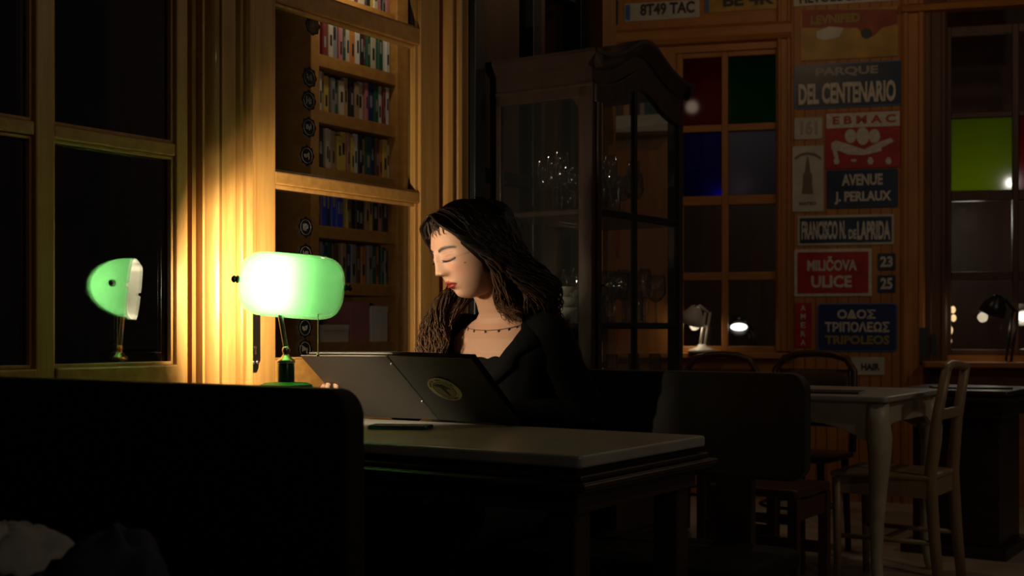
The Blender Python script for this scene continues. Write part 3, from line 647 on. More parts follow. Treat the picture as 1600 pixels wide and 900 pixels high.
axc = LF @ Vector((0, 0, 0))
MB().tube([(-.531, LY, .966), (-.546, LY+.006, 1.045), (-.549, LY+.01, 1.08), (-.549, LY+.012, 1.112)], [.0062, .0060, .0056, .005], 12).build('arm', 'steel', t, smooth=True)
Lh = .125; R1, R2_ = .106, .077
def shade_rows(sc, off):
    rows = []
    N_ = 48
    for i in range(N_+1):
        e = -1+2*i/N_; e = math.sin(e*math.pi/2); s_ = max(1e-3, (1-abs(e)**5.5))**(1/2.6); x = e*(Lh-off)
        s_ = max(s_, .02)
        rows.append([(x, .040-s_*R1*sc*math.sin(th), R2_*s_*sc*math.cos(th)) for th in [math.radians(180*k/36) for k in range(37)]])
    return rows
sh = MB(LF).grid(shade_rows(1, 0)).build('shade', 'shade', t, smooth=True)
MB(LF).grid(shade_rows(.955, .004)).build('shade_lining', 'liner', sh, smooth=True)
m = MB(LF); m.tube([(-Lh-.004, 0, 0), (Lh+.004, 0, 0)], .0028, 8); m.build('rod', 'brass', t, smooth=True)
for s_ in (-1, 1):
    m = MB(LF); x0 = s_*(Lh-.003); m.lathe([(.006, 0), (.009, .003), (.009, .006), (.006, .008), (.0085, .011), (.0085, .014), (.005, .018), (.001, .019)], (x0, 0, 0), 18, (s_, 0, 0)); m.build('knob', 'bronze', t, smooth=True)
m = MB(LF); m.ell((-.042, -.012, -.004), (.042, .025, .025), 20, 12); bl = m.build('bulb', 'bulb', t, smooth=True); bl.visible_shadow = True
m = MB(LF); m.lathe([(.014, 0), (.014, .03), (.010, .034)], (-.004, -.012, -.004), 16, (1, 0, 0)); m.build('socket', 'brass', t, smooth=True)
# chain
cxp = (497-800)/F*LY; m = MB()
z1_ = LF @ Vector((.066, -.0, -.02)); zc = 1.075
n_ = 46
for k in range(n_): m.ell((cxp, LY, zc-k*.00265), (.0014, .0014, .0014), 6, 4)
m.tube([(cxp, LY, zc+.004), (cxp, LY, zc-n_*.00265)], .0004, 4)
m.ell((cxp, LY, zc-n_*.00265-.003), (.0038, .0038, .0042), 12, 8); m.tube([(cxp, LY, zc), (cxp-.03, LY+.002, LZ-.008)], .0006, 4); m.build('pull_chain', 'steel', t, smooth=True)
lamp('bankers_lamp_light', LF @ Vector((-.044, -.012, -.002)), 19.0, (1, .84, .58), .020)
# ------------------------------------------------------------------ phone on the marble
pc = P(2.47, 1.77, 0)
o = thing('mobile_phone', 'dark mobile phone lying on the marble beside the menu', 'phone', (pc.x, pc.y, TZ))
pf_ = frame(-.27, 3.02, .985, -.17)
MB(pf_).prism(rrect(-.075, .075, -.036, .036, .010), TZ+.0006, TZ+.0092).build('case', 'phone_edge', o, bevel=.002)
MB(pf_).prism(rrect(-.0715, .0715, -.0325, .0325, .008), TZ+.0090, TZ+.0098).build('screen', 'phone', o)
# ------------------------------------------------------------------ menu
B0 = Vector((-.190, 3.227, .7800)); T0 = Vector((-.305, 3.050, .947)); T1 = Vector((-.540, 3.193, .945)); T2 = Vector((-.094, 2.909, .943))
o = thing('menu', 'large open black menu held up by the woman, round pale badge on its cover', 'menu', B0)
def panel(A, B, Cc, D, th=.003):
    nn = (B-A).cross(D-A).normalized()*th
    m = MB(); k = m.pts([A, B, Cc, D, A+nn, B+nn, Cc+nn, D+nn]); m.f += [[3, 2, 1, 0], [4, 5, 6, 7], [0, 1, 5, 4], [1, 2, 6, 5], [2, 3, 7, 6], [3, 0, 4, 7]]; return m
BL = B0+(T1-T0); BR = B0+(T2-T0)
panel(BL, B0, T0, T1).build('back_cover', 'menu_black_lit', o)
panel(B0, BR, T2, T0).build('front_cover', 'menu_black', o)
for k in range(3):                                 # leaves behind the covers
    dv = Vector((.004+.006*k, .010+.007*k, .003+.003*k)); f_ = .96
    panel(B0+dv, B0+dv+(BL-B0)*f_, T0+dv+(T1-T0)*f_, T0+dv, -.0006).build('leaf', 'page' if k == 1 else 'menu_black', o)
    panel(B0+dv, B0+dv+(BR-B0)*f_, T0+dv+(T2-T0)*f_, T0+dv, .0006).build('leaf', 'menu_black', o)
m = MB(); m.tube([B0+Vector((0, -.002, 0)), (B0+T0)/2+Vector((0, -.002, 0)), T0+Vector((0, -.002, 0))], .005, 8, .6); m.build('spine', 'menu_black', o, smooth=True)
for f_ in (.13, .72):
    q = T0.lerp(B0, f_)+Vector((-.006, -.006, 0)); m = MB(); m.ell(q, (.0035, .0025, .0035), 10, 8); m.build('rivet', 'steel', o, smooth=True)
# badge: centre at the photo's (697,606)
ex = (BR-B0).normalized(); ey = (T0-B0); ey = (ey-ex*ey.dot(ex)).normalized(); en = ex.cross(ey)
if en.y > 0: en = -en
def bpt(px, py):                                   # point of the front cover seen at this place
    d = Vector(((px-800)/F, 1, -(py-HZ)/F)); o_ = Vector((0, 0, H)); n_2 = ex.cross(ey); tt = (B0-o_).dot(n_2)/d.dot(n_2); return o_+d*tt
bc_ = bpt(696, 606)
BF = Matrix(((ex.x, -en.x, ey.x, bc_.x), (ex.y, -en.y, ey.y, bc_.y), (ex.z, -en.z, ey.z, bc_.z), (0, 0, 0, 1)))
RB = .046
MB(BF).prism(circ(0, 0, RB, RB, 48), -.0052, -.0035, 'y').build('badge', 'badge', o)
MB(BF).prism(circ(0, 0, RB*.66, RB*.66, 40), -.0056, -.0050, 'y').build('badge_field', 'badge_in', o)
m = MB(BF); m.prism([(-.006, .020), (.004, .022), (.010, .014), (.020, .004), (.018, .001), (.008, .006), (.004, -.006), (.006, -.024), (.002, -.026), (-.004, -.008), (-.006, .006), (-.012, .014), (-.020, .016), (-.020, .019), (-.010, .020)], -.0062, -.0055, 'y'); m.build('badge_figure', 'badge_ink', o)
m = MB(BF); m.tube([(-.014+.009*math.cos(q_), -.0058, .017+.006*math.sin(q_)) for q_ in [2*math.pi*k/20 for k in range(21)]], .0006, 4); m.tube([(RB*.68*math.cos(q_), -.0056, RB*.68*math.sin(q_)) for q_ in [2*math.pi*k/48 for k in range(49)]], .0006, 4); m.build('badge_ring', 'badge_ink', o)
for txt, t0, t1, rev in (('MORTAL DISCORDIA', 165, 25, 1), ('ARGENTINA', 235, 305, -1)):
    for k, ch in enumerate(txt):
        q_ = math.radians(t0+(t1-t0)*k/(len(txt)-1))
        if ch != ' ': text_mesh(ch, RB*.83*math.cos(q_), RB*.83*math.sin(q_), .0048, .0062, -.0050, BF, 'badge_lettering', 'badge_ink', o, depth=.0006, rot=q_-math.pi/2*rev)
# ------------------------------------------------------------------ display cabinet
cu0, cn0, cn1 = 3.384, 1.955, 2.345; cu1 = au(1067, cn0); W = cu1-cu0
t = thing('display_cabinet', 'tall dark wooden glass-fronted display cabinet with an arched top', 'cabinet', P((cu0+cu1)/2, (cn0+cn1)/2, 0))
hump = lambda s_: math.exp(-((s_-.5*W)/(.235*W))**2)-.06*math.exp(-((abs(s_-.5*W)-.46*W)/(.1*W))**2)
ztop = lambda s_: 1.885+.088*hump(s_)
zdoor = lambda s_: 1.785+.082*hump(s_)
zgl = lambda s_: 1.728+.078*hump(s_)
S = [W*k/40 for k in range(41)]
sec = [(.0, -.055), (-.006, -.052), (-.010, -.040), (-.022, -.028), (-.030, -.018), (-.036, -.014), (-.036, -.002), (-.030, 0), (.05, 0)]
m = MB(FU); ss = [-.034+(W+.068)*k/50 for k in range(51)]
m.grid([[(cu0+s_, cn0+dn, ztop(s_)+dz) for dn, dz in sec] for s_ in ss])
m.grid([[(cu0+s_, n_, ztop(s_)-.004) for n_ in (cn0-.03, cn1+.0)] for s_ in ss])
m.prism([(cu0+.01, 1.885-.055), (cu0-.010, 1.845), (cu0-.022, 1.857), (cu0-.036, 1.871), (cu0-.036, 1.883), (cu0+.01, 1.885)], cn0-.034, cn1, 'y')
m.prism([(cu1-.01, 1.885-.055), (cu1+.010, 1.845), (cu1+.022, 1.857), (cu1+.036, 1.871), (cu1+.036, 1.883), (cu1-.01, 1.885)], cn0-.034, cn1, 'y')
m.build('cornice', 'cabwood', t, auto=40)
m = MB(FU); m.prism([(cu0+s_, zdoor(s_)+.004) for s_ in S]+[(cu0+s_, ztop(s_)-.03) for s_ in S[::-1]], cn0, cn0+.02, 'y'); m.build('frieze', 'cabwood', t)
m = MB(FU); m.box(cu0, cu0+.02, cn0+.02, cn1, 1.742, 1.86); m.box(cu0-.003, cu0, cn0+.0, cn1, 1.775, 1.785); m.build('side_frieze', 'cabwood', t, bevel=.002)
m = MB(FU); m.prism([(cn0+.02, 1.742), (cn0+.075, 1.742), (cn0+.055, 1.715), (cn0+.02, 1.68)], cu0+.004, cu0+.012, 'x'); m.build('corner_bracket', 'cabwood', t)
for a_, b_, w_, d_ in ((cu0, cn0, .024, .052), (cu1-.024, cn0, .024, .05), (cu0, cn1-.045, .024, .045), (cu1-.024, cn1-.04, .024, .04)):
    MB(FU).box(a_, a_+w_, b_, b_+d_, .08, 1.80).build('corner_post', 'cabwood', t, bevel=.004)
MB(FU).box(cu0, cu1, cn1-.012, cn1, .1, 1.0).build('back_panel', 'cabwood', t)
MB(FU).box(cu0+.01, cu1-.01, cn0+.02, cn1-.012, .58, .60).build('bottom_board', 'cabwood', t)
for z in (1.392, 1.030, .735): MB(FU).box(cu0+.012, cu1-.012, cn0+.024, cn1-.012, z-.018, z).build('shelf', 'cabwood', t, bevel=.004)
m = MB(FU); m.box(cu0, cu0+.02, cn0+.03, cn1-.02, .60, .70); m.box(cu0+.0, cu0+.02, cn0+.03, cn1-.02, .1, .60); m.build('side_panel', 'cabwood', t)
MB(FU).box(cu0+.006, cu0+.010, cn0+.045, cn1-.04, .70, 1.745).build('side_pane', 'glass_cab', t)
MB(FU).box(cu1-.010, cu1-.006, cn0+.045, cn1-.04, .70, 1.745).build('side_pane', 'glass_cab', t)
# the arched glazed door
dg = .012
d0, d1 = au(937.5, cn0)-cu0, W-.045
Sd = [dg+(W-2*dg)*k/40 for k in range(41)]
m = MB(FU)
m.prism([(cu0+s_, zgl(s_)) for s_ in Sd]+[(cu0+s_, zdoor(s_)) for s_ in Sd[::-1]], cn0-.008, cn0+.014, 'y')
m.box(cu0+.026, cu0+d0, cn0-.008, cn0+.014, .62, zgl(d0)+.01); m.box(cu0+d1, cu1-.014, cn0-.008, cn0+.014, .62, zgl(d1)+.01); m.box(cu0+.026, cu1-.014, cn0-.008, cn0+.014, .62, .70)
df_ = m.build('door', 'cabwood', t, bevel=.003)
am = au(992, cn0); m = MB(FU); m.box(am-.009, am+.009, cn0-.006, cn0+.012, .70, zgl(am-cu0)+.01)
for z in (1.392, 1.030): m.box(cu0+d0, cu0+d1, cn0-.005, cn0+.010, z-.014 if z > 1.2 else z-.012, z+.003)
m.build('glazing_bar', 'black', df_, bevel=.003)
sg_ = [d0+(d1-d0)*k/30 for k in range(31)]
MB(FU).prism([(cu0+d0, .70), (cu0+d1, .70)]+[(cu0+s_, zgl(s_)) for s_ in sg_[::-1]], cn0+.001, cn0+.004, 'y').build('door_pane', 'glass_cab', df_)
m = MB(FU); m.lathe([(.004, 0), (.004, .012), (.009, .016), (.009, .022), (.004, .026)], (cu0+.045, cn0-.008, 1.15), 14, (0, -1, 0)); m.build('knob', 'brass', df_, smooth=True)
# lower part
m = MB(FU); m.box(cu0-.012, cu1+.012, cn0-.015, cn1, .575, .61); m.box(cu0-.012, cu1+.012, cn0-.015, cn1, .33, .345); m.box(cu0-.004, cu1+.004, cn0-.006, cn1, .06, .33); m.box(cu0, cu1, cn0+.0, cn1, .345, .575); m.build('base_unit', 'cabwood', t, bevel=.004)
for a_, b_ in ((cu0+.03, cn0+.03), (cu1-.03, cn0+.03), (cu0+.03, cn1-.03), (cu1-.03, cn1-.03)): MB(FU).lathe([(.018, 0), (.028, .02), (.026, .05), (.018, .062)], (a_, b_, 0), 16).build('foot', 'cabwood', t, smooth=True)
# glasses in the cabinet: three shapes, built once and copied
def glass_proto(kind):
    root = thing('wine_glass', None, 'glass')
    if kind == 0: H_, prof_b = .17, [(.004, .075), (.020, .082), (.034, .105), (.036, .130), (.031, .17)]
    elif kind == 1: H_, prof_b = .15, [(.004, .065), (.030, .078), (.043, .105), (.042, .125), (.037, .15)]
    elif kind == 2: H_, prof_b = .19, [(.004, .085), (.014, .095), (.021, .125), (.022, .155), (.020, .19)]
    if kind < 3:
        inn = [(max(r-.0015, .001), z+.0015) for r, z in prof_b[::-1]]; inn[0] = (inn[0][0], prof_b[-1][1])
        MB().lathe(prof_b+inn, seg=20, cap=False).build('bowl', 'crystal', root, smooth=True)
        MB().lathe([(.0035, .004), (.003, .03), (.004, prof_b[0][1])], seg=10).build('stem', 'crystal', root, smooth=True)
        MB().lathe([(.031, 0), (.031, .0015), (.012, .004), (.0035, .006)], seg=20).build('foot', 'crystal', root, smooth=True)
    else:                                           # tumbler / tankard with handle
        root.name = 'glass_mug'; o_ = [(.030, 0), (.033, .004), (.034, .11)]
        MB().lathe(o_+[(.031, .11), (.030, .008), (.001, .007)], seg=20, cap=False).build('body', 'crystal', root, smooth=True)
        MB().tube([(.032, 0, .09), (.052, 0, .085), (.058, 0, .055), (.050, 0, .028), (.032, 0, .024)], .004, 8).build('handle', 'crystal', root, smooth=True)
    return root
protos = [glass_proto(k) for k in range(4)]; used = set()
rg = random.Random(4)
names = {0: 'tulip wine glass', 1: 'wide balloon wine glass', 2: 'slim flute glass', 3: 'glass mug with a handle'}
for sname, z, cnt in (('upper', 1.392, 17), ('middle', 1.030, 16), ('lower', .735, 12)):
    slots = [(cu0+.058+.081*i, cn0+.058+.086*k_) for i in range(7) for k_ in range(4) if not (sname == 'middle' and i < 3 and 1 <= k_ <= 3) and cu0+.058+.081*i < cu1-.068]
    rg.shuffle(slots); slots = sorted(slots[:cnt]); 
    for i, (pu, pn) in enumerate(slots):
        kd = rg.choice([0, 0, 1, 2, 2, 3] if pn < cn1-.11 and pu > cu0+.07 and pu < cu1-.12 else [0, 2, 2])
        g = protos[kd] if kd not in used else copy_tree(protos[kd]); used.add(kd)
        g.location = P(pu+rg.uniform(-.002, .002), pn+rg.uniform(-.002, .002), z+.0003); g.rotation_euler = (0, 0, rg.uniform(0, 6) if kd < 3 else -.6)
        tag(g, f'clear {names[kd]}, {ORD[i]} from the corner post on the {sname} cabinet shelf', 'glass', f'glassware on the {sname} cabinet shelf')
bp_ = P(cu0+.125, cn0+.225, 0)  # stacked bowls added in place of the pale reflection in the side glass
for i in range(3):
    z_ = 1.0303+.034*i
    o = MB().lathe([(.038, z_), (.040, z_+.006), (.066, z_+.030), (.082, z_+.052), (.079, z_+.052), (.062, z_+.030), (.030, z_+.010), (.001, z_+.009)], (bp_.x, bp_.y, 0), 32, cap=False).build('bowl', 'white_enamel', None, smooth=True)
    tag(o, f'pale bowl standing in for a reflection in the cabinet side glass, {["bottom", "middle", "top"][i]} of the stack', 'bowl', 'stacked bowls standing in for a reflection')
# ------------------------------------------------------------------ white table with cabriole legs
wu0, wu1, wn0, wn1 = 4.62, 5.40, 1.41, 2.85; WZ = .76
t = thing('white_table', 'cream painted table with curved cabriole legs and a grey top', 'table', P((wu0+wu1)/2, (wn0+wn1)/2, 0))
MB(FU).prism(rrect(wu0, wu1, wn0, wn1, .02), WZ-.022, WZ).build('table_top', 'chairwood' if False else 'greysign', t, bevel=.006)
def apron(x0, x1, fixed, along):
    n_ = 24; poly = [(x0, WZ-.022), (x1, WZ-.022)]
    for k in range(n_+1):
        f_ = k/n_; x = x1+(x0-x1)*f_; e = min(f_, 1-f_); poly.append((x, WZ-.105-.075*math.exp(-(e/.10)**2)))
    return MB(FU).prism(poly, fixed, fixed+.02, along)
for q_ in (apron(wn0+.03, wn1-.03, wu0+.025, 'x'), apron(wn0+.03, wn1-.03, wu1-.045, 'x'), apron(wu0+.03, wu1-.03, wn0+.025, 'y'), apron(wu0+.03, wu1-.03, wn1-.045, 'y')): q_.build('apron', 'cream', t, bevel=.003)
for a_, b_, sa, sb_ in ((wu0+.05, wn0+.05, -1, -1), (wu1-.05, wn0+.05, 1, -1), (wu0+.05, wn1-.05, -1, 1), (wu1-.05, wn1-.05, 1, 1)):
    path = [(0, WZ-.03, .042), (.002, .66, .046), (.014, .60, .048), (.016, .54, .043), (.006, .42, .034), (-.006, .28, .027), (-.008, .15, .023), (.0, .07, .022), (.012, .025, .024), (.016, 0, .020)]
    m = MB(FU); m.tube([(a_+sa*d*.7, b_+sb_*d*.7, z) for d, z, r in path], [r for *_, r in path], 10, up=(1, 1, 0)); m.build('leg', 'cream', t, smooth=True)
# menus lying on the tables
def booklet(a, b, z, rz_, w_, h_, label):
    p_ = P(a, b, z); o = thing('menu_booklet', label, 'menu', p_, 0); fr_ = frame(p_.x, p_.y, math.cos(rz_), math.sin(rz_), z)
    MB(fr_).box(-w_/2, w_/2, -h_/2, h_/2, .0005, .008).build('cover', 'menu_black', o, bevel=.002)
    MB(fr_).box(-w_/2+.004, w_/2+.002, -h_/2+.004, h_/2-.004, .002, .0065).build('pages', 'page', o)
booklet(4.80, 1.78, WZ, -.4, .42, .20, 'dark menu booklet lying on the cream table')
# ------------------------------------------------------------------ chairs
def chair(label, loc, rz_, mt, zt_=.89, rail=True, group=None, name='dining_chair'):
    """local: seat faces -y, back at +y"""
    o = thing(name, label, 'chair', (loc[0], loc[1], 0), rz_, group)
    fr_ = frame(loc[0], loc[1], math.cos(rz_), math.sin(rz_))
    for s_ in (-1, 1):
        path = [(s_*.165, .215, 0), (s_*.163, .195, .22), (s_*.165, .180, .45), (s_*.155, .200, .66), (s_*.138, .235, zt_-.02)]
        MB(fr_).tube(path, [.016, .018, .020, .017, .015], 8, 1.25, up=(0, 1, 0)).build('back_leg', mt, o, smooth=True)
        MB(fr_).tube([(s_*.175, -.175, 0), (s_*.178, -.178, .43)], [.014, .020], 8).build('front_leg', mt, o, smooth=True)
    MB(fr_).prism([(-.20, -.20), (.20, -.20), (.185, .19), (-.185, .19)], .435, .455).build('seat', mt, o, bevel=.008, seg=3)
    m = MB(fr_)
    m.box(-.17, .17, -.185, -.165, .37, .435); m.box(-.17, .17, .165, .185, .37, .435); m.box(-.185, -.165, -.17, .17, .37, .435); m.box(.165, .185, -.17, .17, .37, .435); m.build('seat_frame', mt, o)
    n_ = 14; rows = []
    rl = [(-.150+.30*k/n_, .236-.012*math.cos((k/n_-.5)*3), zt_-.022+.012*math.sin(math.pi*k/n_)) for k in range(n_+1)]
    MB(fr_).tube(rl, .020, 8, .8).build('top_rail', mt, o, smooth=True)
    if rail: MB(fr_).box(-.15, .15, .196, .212, .665, .705).build('back_rail', mt, o, bevel=.004)
    m = MB(fr_); m.tube([(-.17, -.17, .20), (-.164, .19, .20)], .010, 8); m.tube([(.17, -.17, .20), (.164, .19, .20)], .010, 8); m.tube([(-.167, .0, .20), (.167, .0, .20)], .009, 8); m.build('stretcher', mt, o, smooth=True)
    return o
def facing(dx, dy): return math.atan2(dx, -dy)      # -y local turned to (dx,dy)
pc_ = P(4.98, 1.27+.215, 0)
chair('pale brown wooden chair with open back standing at the end of the cream table', (pc_.x, pc_.y), facing(-UY, UX), 'chairwood', .885)
def curved_chair(label, loc, rz_, mt, zt_):
    o = thing('cafe_chair', label, 'chair', (loc[0], loc[1], 0), rz_); fr_ = frame(loc[0], loc[1], math.cos(rz_), math.sin(rz_))
    arc = [(-.19, .19, .45), (-.195, .20, .62), (-.19, .215, zt_-.08), (-.15, .225, zt_-.025), (-.08, .232, zt_-.005), (0, .234, zt_), (.08, .232, zt_-.005), (.15, .225, zt_-.025), (.19, .215, zt_-.08), (.195, .20, .62), (.19, .19, .45)]
    MB(fr_).tube(arc, .017, 8).build('back_hoop', mt, o, smooth=True)
    k = MB(fr_); rows = [[(x*.17, .205+.01*math.cos(x*1.5)+(z-.6)*.09, z) for x in [-1+i/6 for i in range(13)]] for z in (.56, .66, .74, zt_-.075)]; k.grid(rows)
    q = k.build('back_splat', mt, o, smooth=True); md = q.modifiers.new('s', 'SOLIDIFY'); md.thickness = .012
    MB(fr_).prism(rrect(-.21, .21, -.21, .20, .06), .43, .455).build('seat', mt, o, bevel=.008)
    for x, y in ((-.17, -.17), (.17, -.17), (-.16, .17), (.16, .17)): MB(fr_).tube([(x*1.08, y*1.1, 0), (x, y, .435)], [.014, .018], 8).build('leg', mt, o, smooth=True)
    MB(fr_).tube([(.165*math.cos(q_), .165*math.sin(q_), .22) for q_ in [2*math.pi*k_/24 for k_ in range(25)]], .008, 6).build('stretcher', mt, o, smooth=True)
p1 = P(5.62-.20, 2.06, 0); curved_chair('dark brown chair with rounded back behind the cream table, in front of the sign column', (p1.x, p1.y), facing(-UX, -UY), 'redwood', .90)
p1 = P(5.62, 2.62, 0); curved_chair('brown chair with rounded back in front of the stained glass window', (p1.x, p1.y), facing(-UX, -UY), 'redwood', .885)
def stool(label, a, b, mt='redwood'):
    p_ = P(a, b); o = thing('stool', label, 'stool', p_); fr_ = frame(p_.x, p_.y, UX, UY)
    MB(fr_).prism(rrect(-.17, .17, -.17, .17, .02), .43, .46).build('seat', mt, o, bevel=.006)
    for x in (-1, 1):
        for y in (-1, 1): MB(fr_).prism([(x*.15-.018, y*.15-.018), (x*.15+.018, y*.15-.018), (x*.15+.018, y*.15+.018), (x*.15-.018, y*.15+.018)], 0, .43).build('leg', mt, o, bevel=.003)
    m = MB(fr_)
    for x in (-1, 1): m.box(x*.15-.01, x*.15+.01, -.15, .15, .20, .24); m.box(-.15, .15, x*.15-.01, x*.15+.01, .35, .42)
    m.build('stretcher', mt, o)
stool('dark wooden stool under the cream table near its front leg', 4.80, 2.02)
stool('dark wooden stool behind the end of the far booth bench', 4.25, 1.72)
# ------------------------------------------------------------------ dark pedestal table on the right
du0, du1, dn0, dn1 = 5.66, 6.26, .55, 1.72; DZ = .742
t = thing('pedestal_table', 'dark wooden table with a heavy closed base at the right edge', 'table', P((du0+du1)/2, (dn0+dn1)/2, 0))
MB(FU).prism(rrect(du0, du1, 1.20, dn1, .02), DZ-.022, DZ).build('table_top', 'marble' if False else 'darkwood', t, bevel=.006)
m = MB(FU); m.box(du0-.01, du1+.01, 1.19, dn1, DZ-.05, DZ-.03); m.box(du0+.03, du1-.03, 1.23, dn1-.03, DZ-.12, DZ-.022); m.build('frame', 'darkwood', t, bevel=.004)
m = MB(FU); m.box(du0+.10, du1-.10, 1.26, dn1-.08, .05, DZ-.12); m.box(du0+.04, du1-.04, 1.22, dn1-.04, 0, .05); m.build('base', 'darkwood', t, bevel=.005)
booklet(5.90, 1.42, DZ, -.2, .34, .16, 'dark menu booklet lying on the dark table by the right window')
# ------------------------------------------------------------------ desk lamps on the far sills
def arm_lamp(label, px_base, px_top, y_top, px_head, y_head, y_base, b, mt, glow, r=.075, group=None, name='desk_lamp', disc=False):
    Yb = O_B[1]+b*BWX+ab(px_base, b)*BWY
    A = lambda px, py: Vector((ab(px, b), b, zb(px, py, b)))
    base = A(px_base, y_base); o = thing(name, label, 'lamp', FB @ base)
    MB(FB).lathe([(.085, 0), (.085, .012), (.07, .022), (.03, .035), (.022, .05)], base, 24).build('base', mt, o, smooth=True)
    top = A(px_top, y_top); hd = A(px_head, y_head)
    for d in (-.014, .014): MB(FB).tube([base+Vector((d, 0, .03)), top+Vector((d, -.01, 0))], .008, 8).build('arm', mt, o, smooth=True)
    MB(FB).tube([top, top+(hd-top)*.5+Vector((0, -.03, .055)), hd+Vector((.0, -.03, .045))], .010, 8).build('upper_arm', mt, o, smooth=True)
    R_ = Vector((-.35, .25, -1)).normalized() if not disc else Vector((.05, -.75, -.62)).normalized()
    MB(FB).lathe([(.02, -.075), (.03, -.07), (.045, -.045), (r*.85, -.02), (r, .03), (r*.97, .03), (r*.8, -.015), (.02, -.06)], hd+Vector((0, -.03, 0)), 24, R_, cap=False).build('lamp_shade', mt, o, smooth=True)
    MB(FB).ell(hd+Vector((0, -.03, 0))+R_*(.006 if not disc else .012), (.022 if not disc else r*.86,)*2+((.022 if not disc else r*.4),), 16, 10).build('bulb', 'diode', o, smooth=True)
    if glow: lamp('desk_lamp_light', FB @ (hd+Vector((0, -.03, 0))+R_*.05), glow, (1, .82, .55), .03)
    return o
arm_lamp('white jointed desk lamp standing on the sill of the stained glass window', 1097, 1106, 488, 1083, 497, 551, -.07, 'lamp_white', .55)
arm_lamp('lit oval desk lamp standing in for a lamp reflection in the stained glass window', 1178, 1172, 512, 1155, 509, 552, .30, 'lamp_black', .0, .06, disc=True)  # lamp added in place of the bright oval reflection in the window
arm_lamp('black desk lamp with round foot on the right sill', 1575, 1586, 486, 1552, 482, 578, -.12, 'lamp_black', .35)
arm_lamp('small lit lamp added for a glow at the right edge behind the right window', 1612, 1618, 488, 1596, 492, 552, .30, 'lamp_white', .0, .06, disc=True)  # lamp head added for the glow beside the black lamp
lp_ = thing('shelf_support', 'low shelf behind the back windows carrying the lamps', 'shelf', FB @ Vector((ab(1160), .3, 0)))
MB(FB).box(ab(1050), ab(1720), .20, .45, zb(1160, 552, .3)-.03, zb(1160, 552, .3)).build('board', 'darkwood', lp_)
for px in (1060, 1250, 1450, 1700): MB(FB).box(ab(px), ab(px)+.04, .22, .42, 0, zb(1160, 552, .3)-.03).build('bracket', 'darkwood', lp_)
# ------------------------------------------------------------------ the woman
Q = Vector((-.030, 3.400, 0)); fb = Vector((-.62, -.78, 0)).normalized()
BM = Matrix(((-fb.y, -fb.x, 0, Q.x), (fb.x, -fb.y, 0, Q.y), (0, 0, 1, 0), (0, 0, 0, 1)))      # x: her left, -y: forward
BI = BM.inverted()
HC = Vector((-.114, 3.300, 1.222)); HS = 1.06
yaw = math.radians(56); fh = Vector((-math.sin(yaw), -math.cos(yaw), 0))
HM = Matrix(((-fh.y, -fh.x, 0, HC.x), (fh.x, -fh.y, 0, HC.y), (0, 0, 1, HC.z), (0, 0, 0, 1))) @ Matrix.Rotation(math.radians(19), 4, 'X') @ Matrix.Rotation(math.radians(-3), 4, 'Y') @ Matrix.Scale(HS, 4)
HI = HM.inverted()
wm = tag(bpy.data.objects.new('woman', None), 'seated woman with long dark wavy hair in a black blazer reading a menu', 'person'); COL.objects.link(wm); wm.name = 'person'
wm.location = (Q.x, Q.y, 0)
G = lambda x, s: math.exp(-(x/s)**2)
def face_pt(th, ph):
    """head surface; th azimuth from the face (-y), ph elevation"""
    cx_, cz = math.cos(ph), math.sin(ph)
    if cz < 0:
        t_ = -cz; cc = cx_**.78
        wx = .0735*(1-.36*t_**2.2)*cc; z = -.118*t_
        fy = -.090*(1-.10*t_**2)*cx_**(.50); by = .098*(1-.55*t_**1.3)*cx_**.9
    else:
        wx = .0755*cx_**.92; z = .112*cz; fy = -.092*cx_**.85; by = .100*cx_**.92
    sx, cy = math.sin(th), math.cos(th)
    x = wx*math.copysign(abs(sx)**.92, sx); y = (fy*abs(cy)**.80 if cy > 0 else by*abs(cy)**.95)
    if cy > 0:
        f_ = min(1, cy*1.8); d = 0; ax_ = abs(x)
        d -= .0075*G(ax_-.033, .017)*G(z-.010, .014)                     # sockets
        d += .0068*G(ax_-.032, .0135)*G(z-.0035, .0095)                  # lids over the eyes
        d += .0040*G(ax_-.028, .024)*G(z-.026, .010)                     # brow
        br = .0048+.0180*max(0, min(1, (.034-z)/.066))                   # nose ridge
        w_ = .0082+.0078*max(0, min(1, (.02-z)/.055))
        on = 1/(1+math.exp(-(z+.0375)/.0024)) * 1/(1+math.exp((z-.034)/.006))
        d += br*G(x, w_)*on
        d += .0030*G(x, .008)*G(z+.029, .007)
        d += .0105*G(ax_-.0140, .0062)*G(z+.0335, .0070)                 # wings
        d -= .0030*G(ax_-.0065, .0032)*G(z+.0405, .0025)                 # nostrils
        d += .0040*G(ax_-.045, .018)*G(z+.018, .018)                     # cheekbones
        d += .0050*G(x, .026)*G(z+.066, .018)                            # muzzle
        d += .0058*G(x, .0165)*G(z+.0608, .0042)*(1-.22*G(x, .0025))     # upper lip
        d += .0075*G(x, .0150)*G(z+.0715, .0050)                         # lower lip
        d -= .0034*G(x, .021)*G(z+.0658, .0017)                          # between the lips
        d -= .0040*G(x, .016)*G(z+.0830, .0050)
        d += .0075*G(x, .018)*G(z+.101, .012)                            # chin
        d -= .0014*G(x, .0028)*G(z+.050, .006)
        d += .0020*G(x, .05)*G(z-.06, .03)
        y -= d*f_
    else:
        pass
    return (x, y, z)
hb = MB(HM)
NR, NS = 150, 220
rows = []
for j in range(1, NR):
    ph = -math.pi/2+math.pi*j/NR
    row = []
    for i in range(NS):
        u_ = 2*math.pi*i/NS; th = u_-.35*math.sin(u_)                    # finer towards the face
        row.append(face_pt(th, ph))
    rows.append(row)
hb.grid(rows, True); hb.f.append(list(range(NS))[::-1]); e = (NR-2)*NS; hb.f.append([e+i for i in range(NS)])
for s_ in (-1, 1): hb.ell((s_*.074, .012, -.008), (.007, .017, .029), 14, 10)
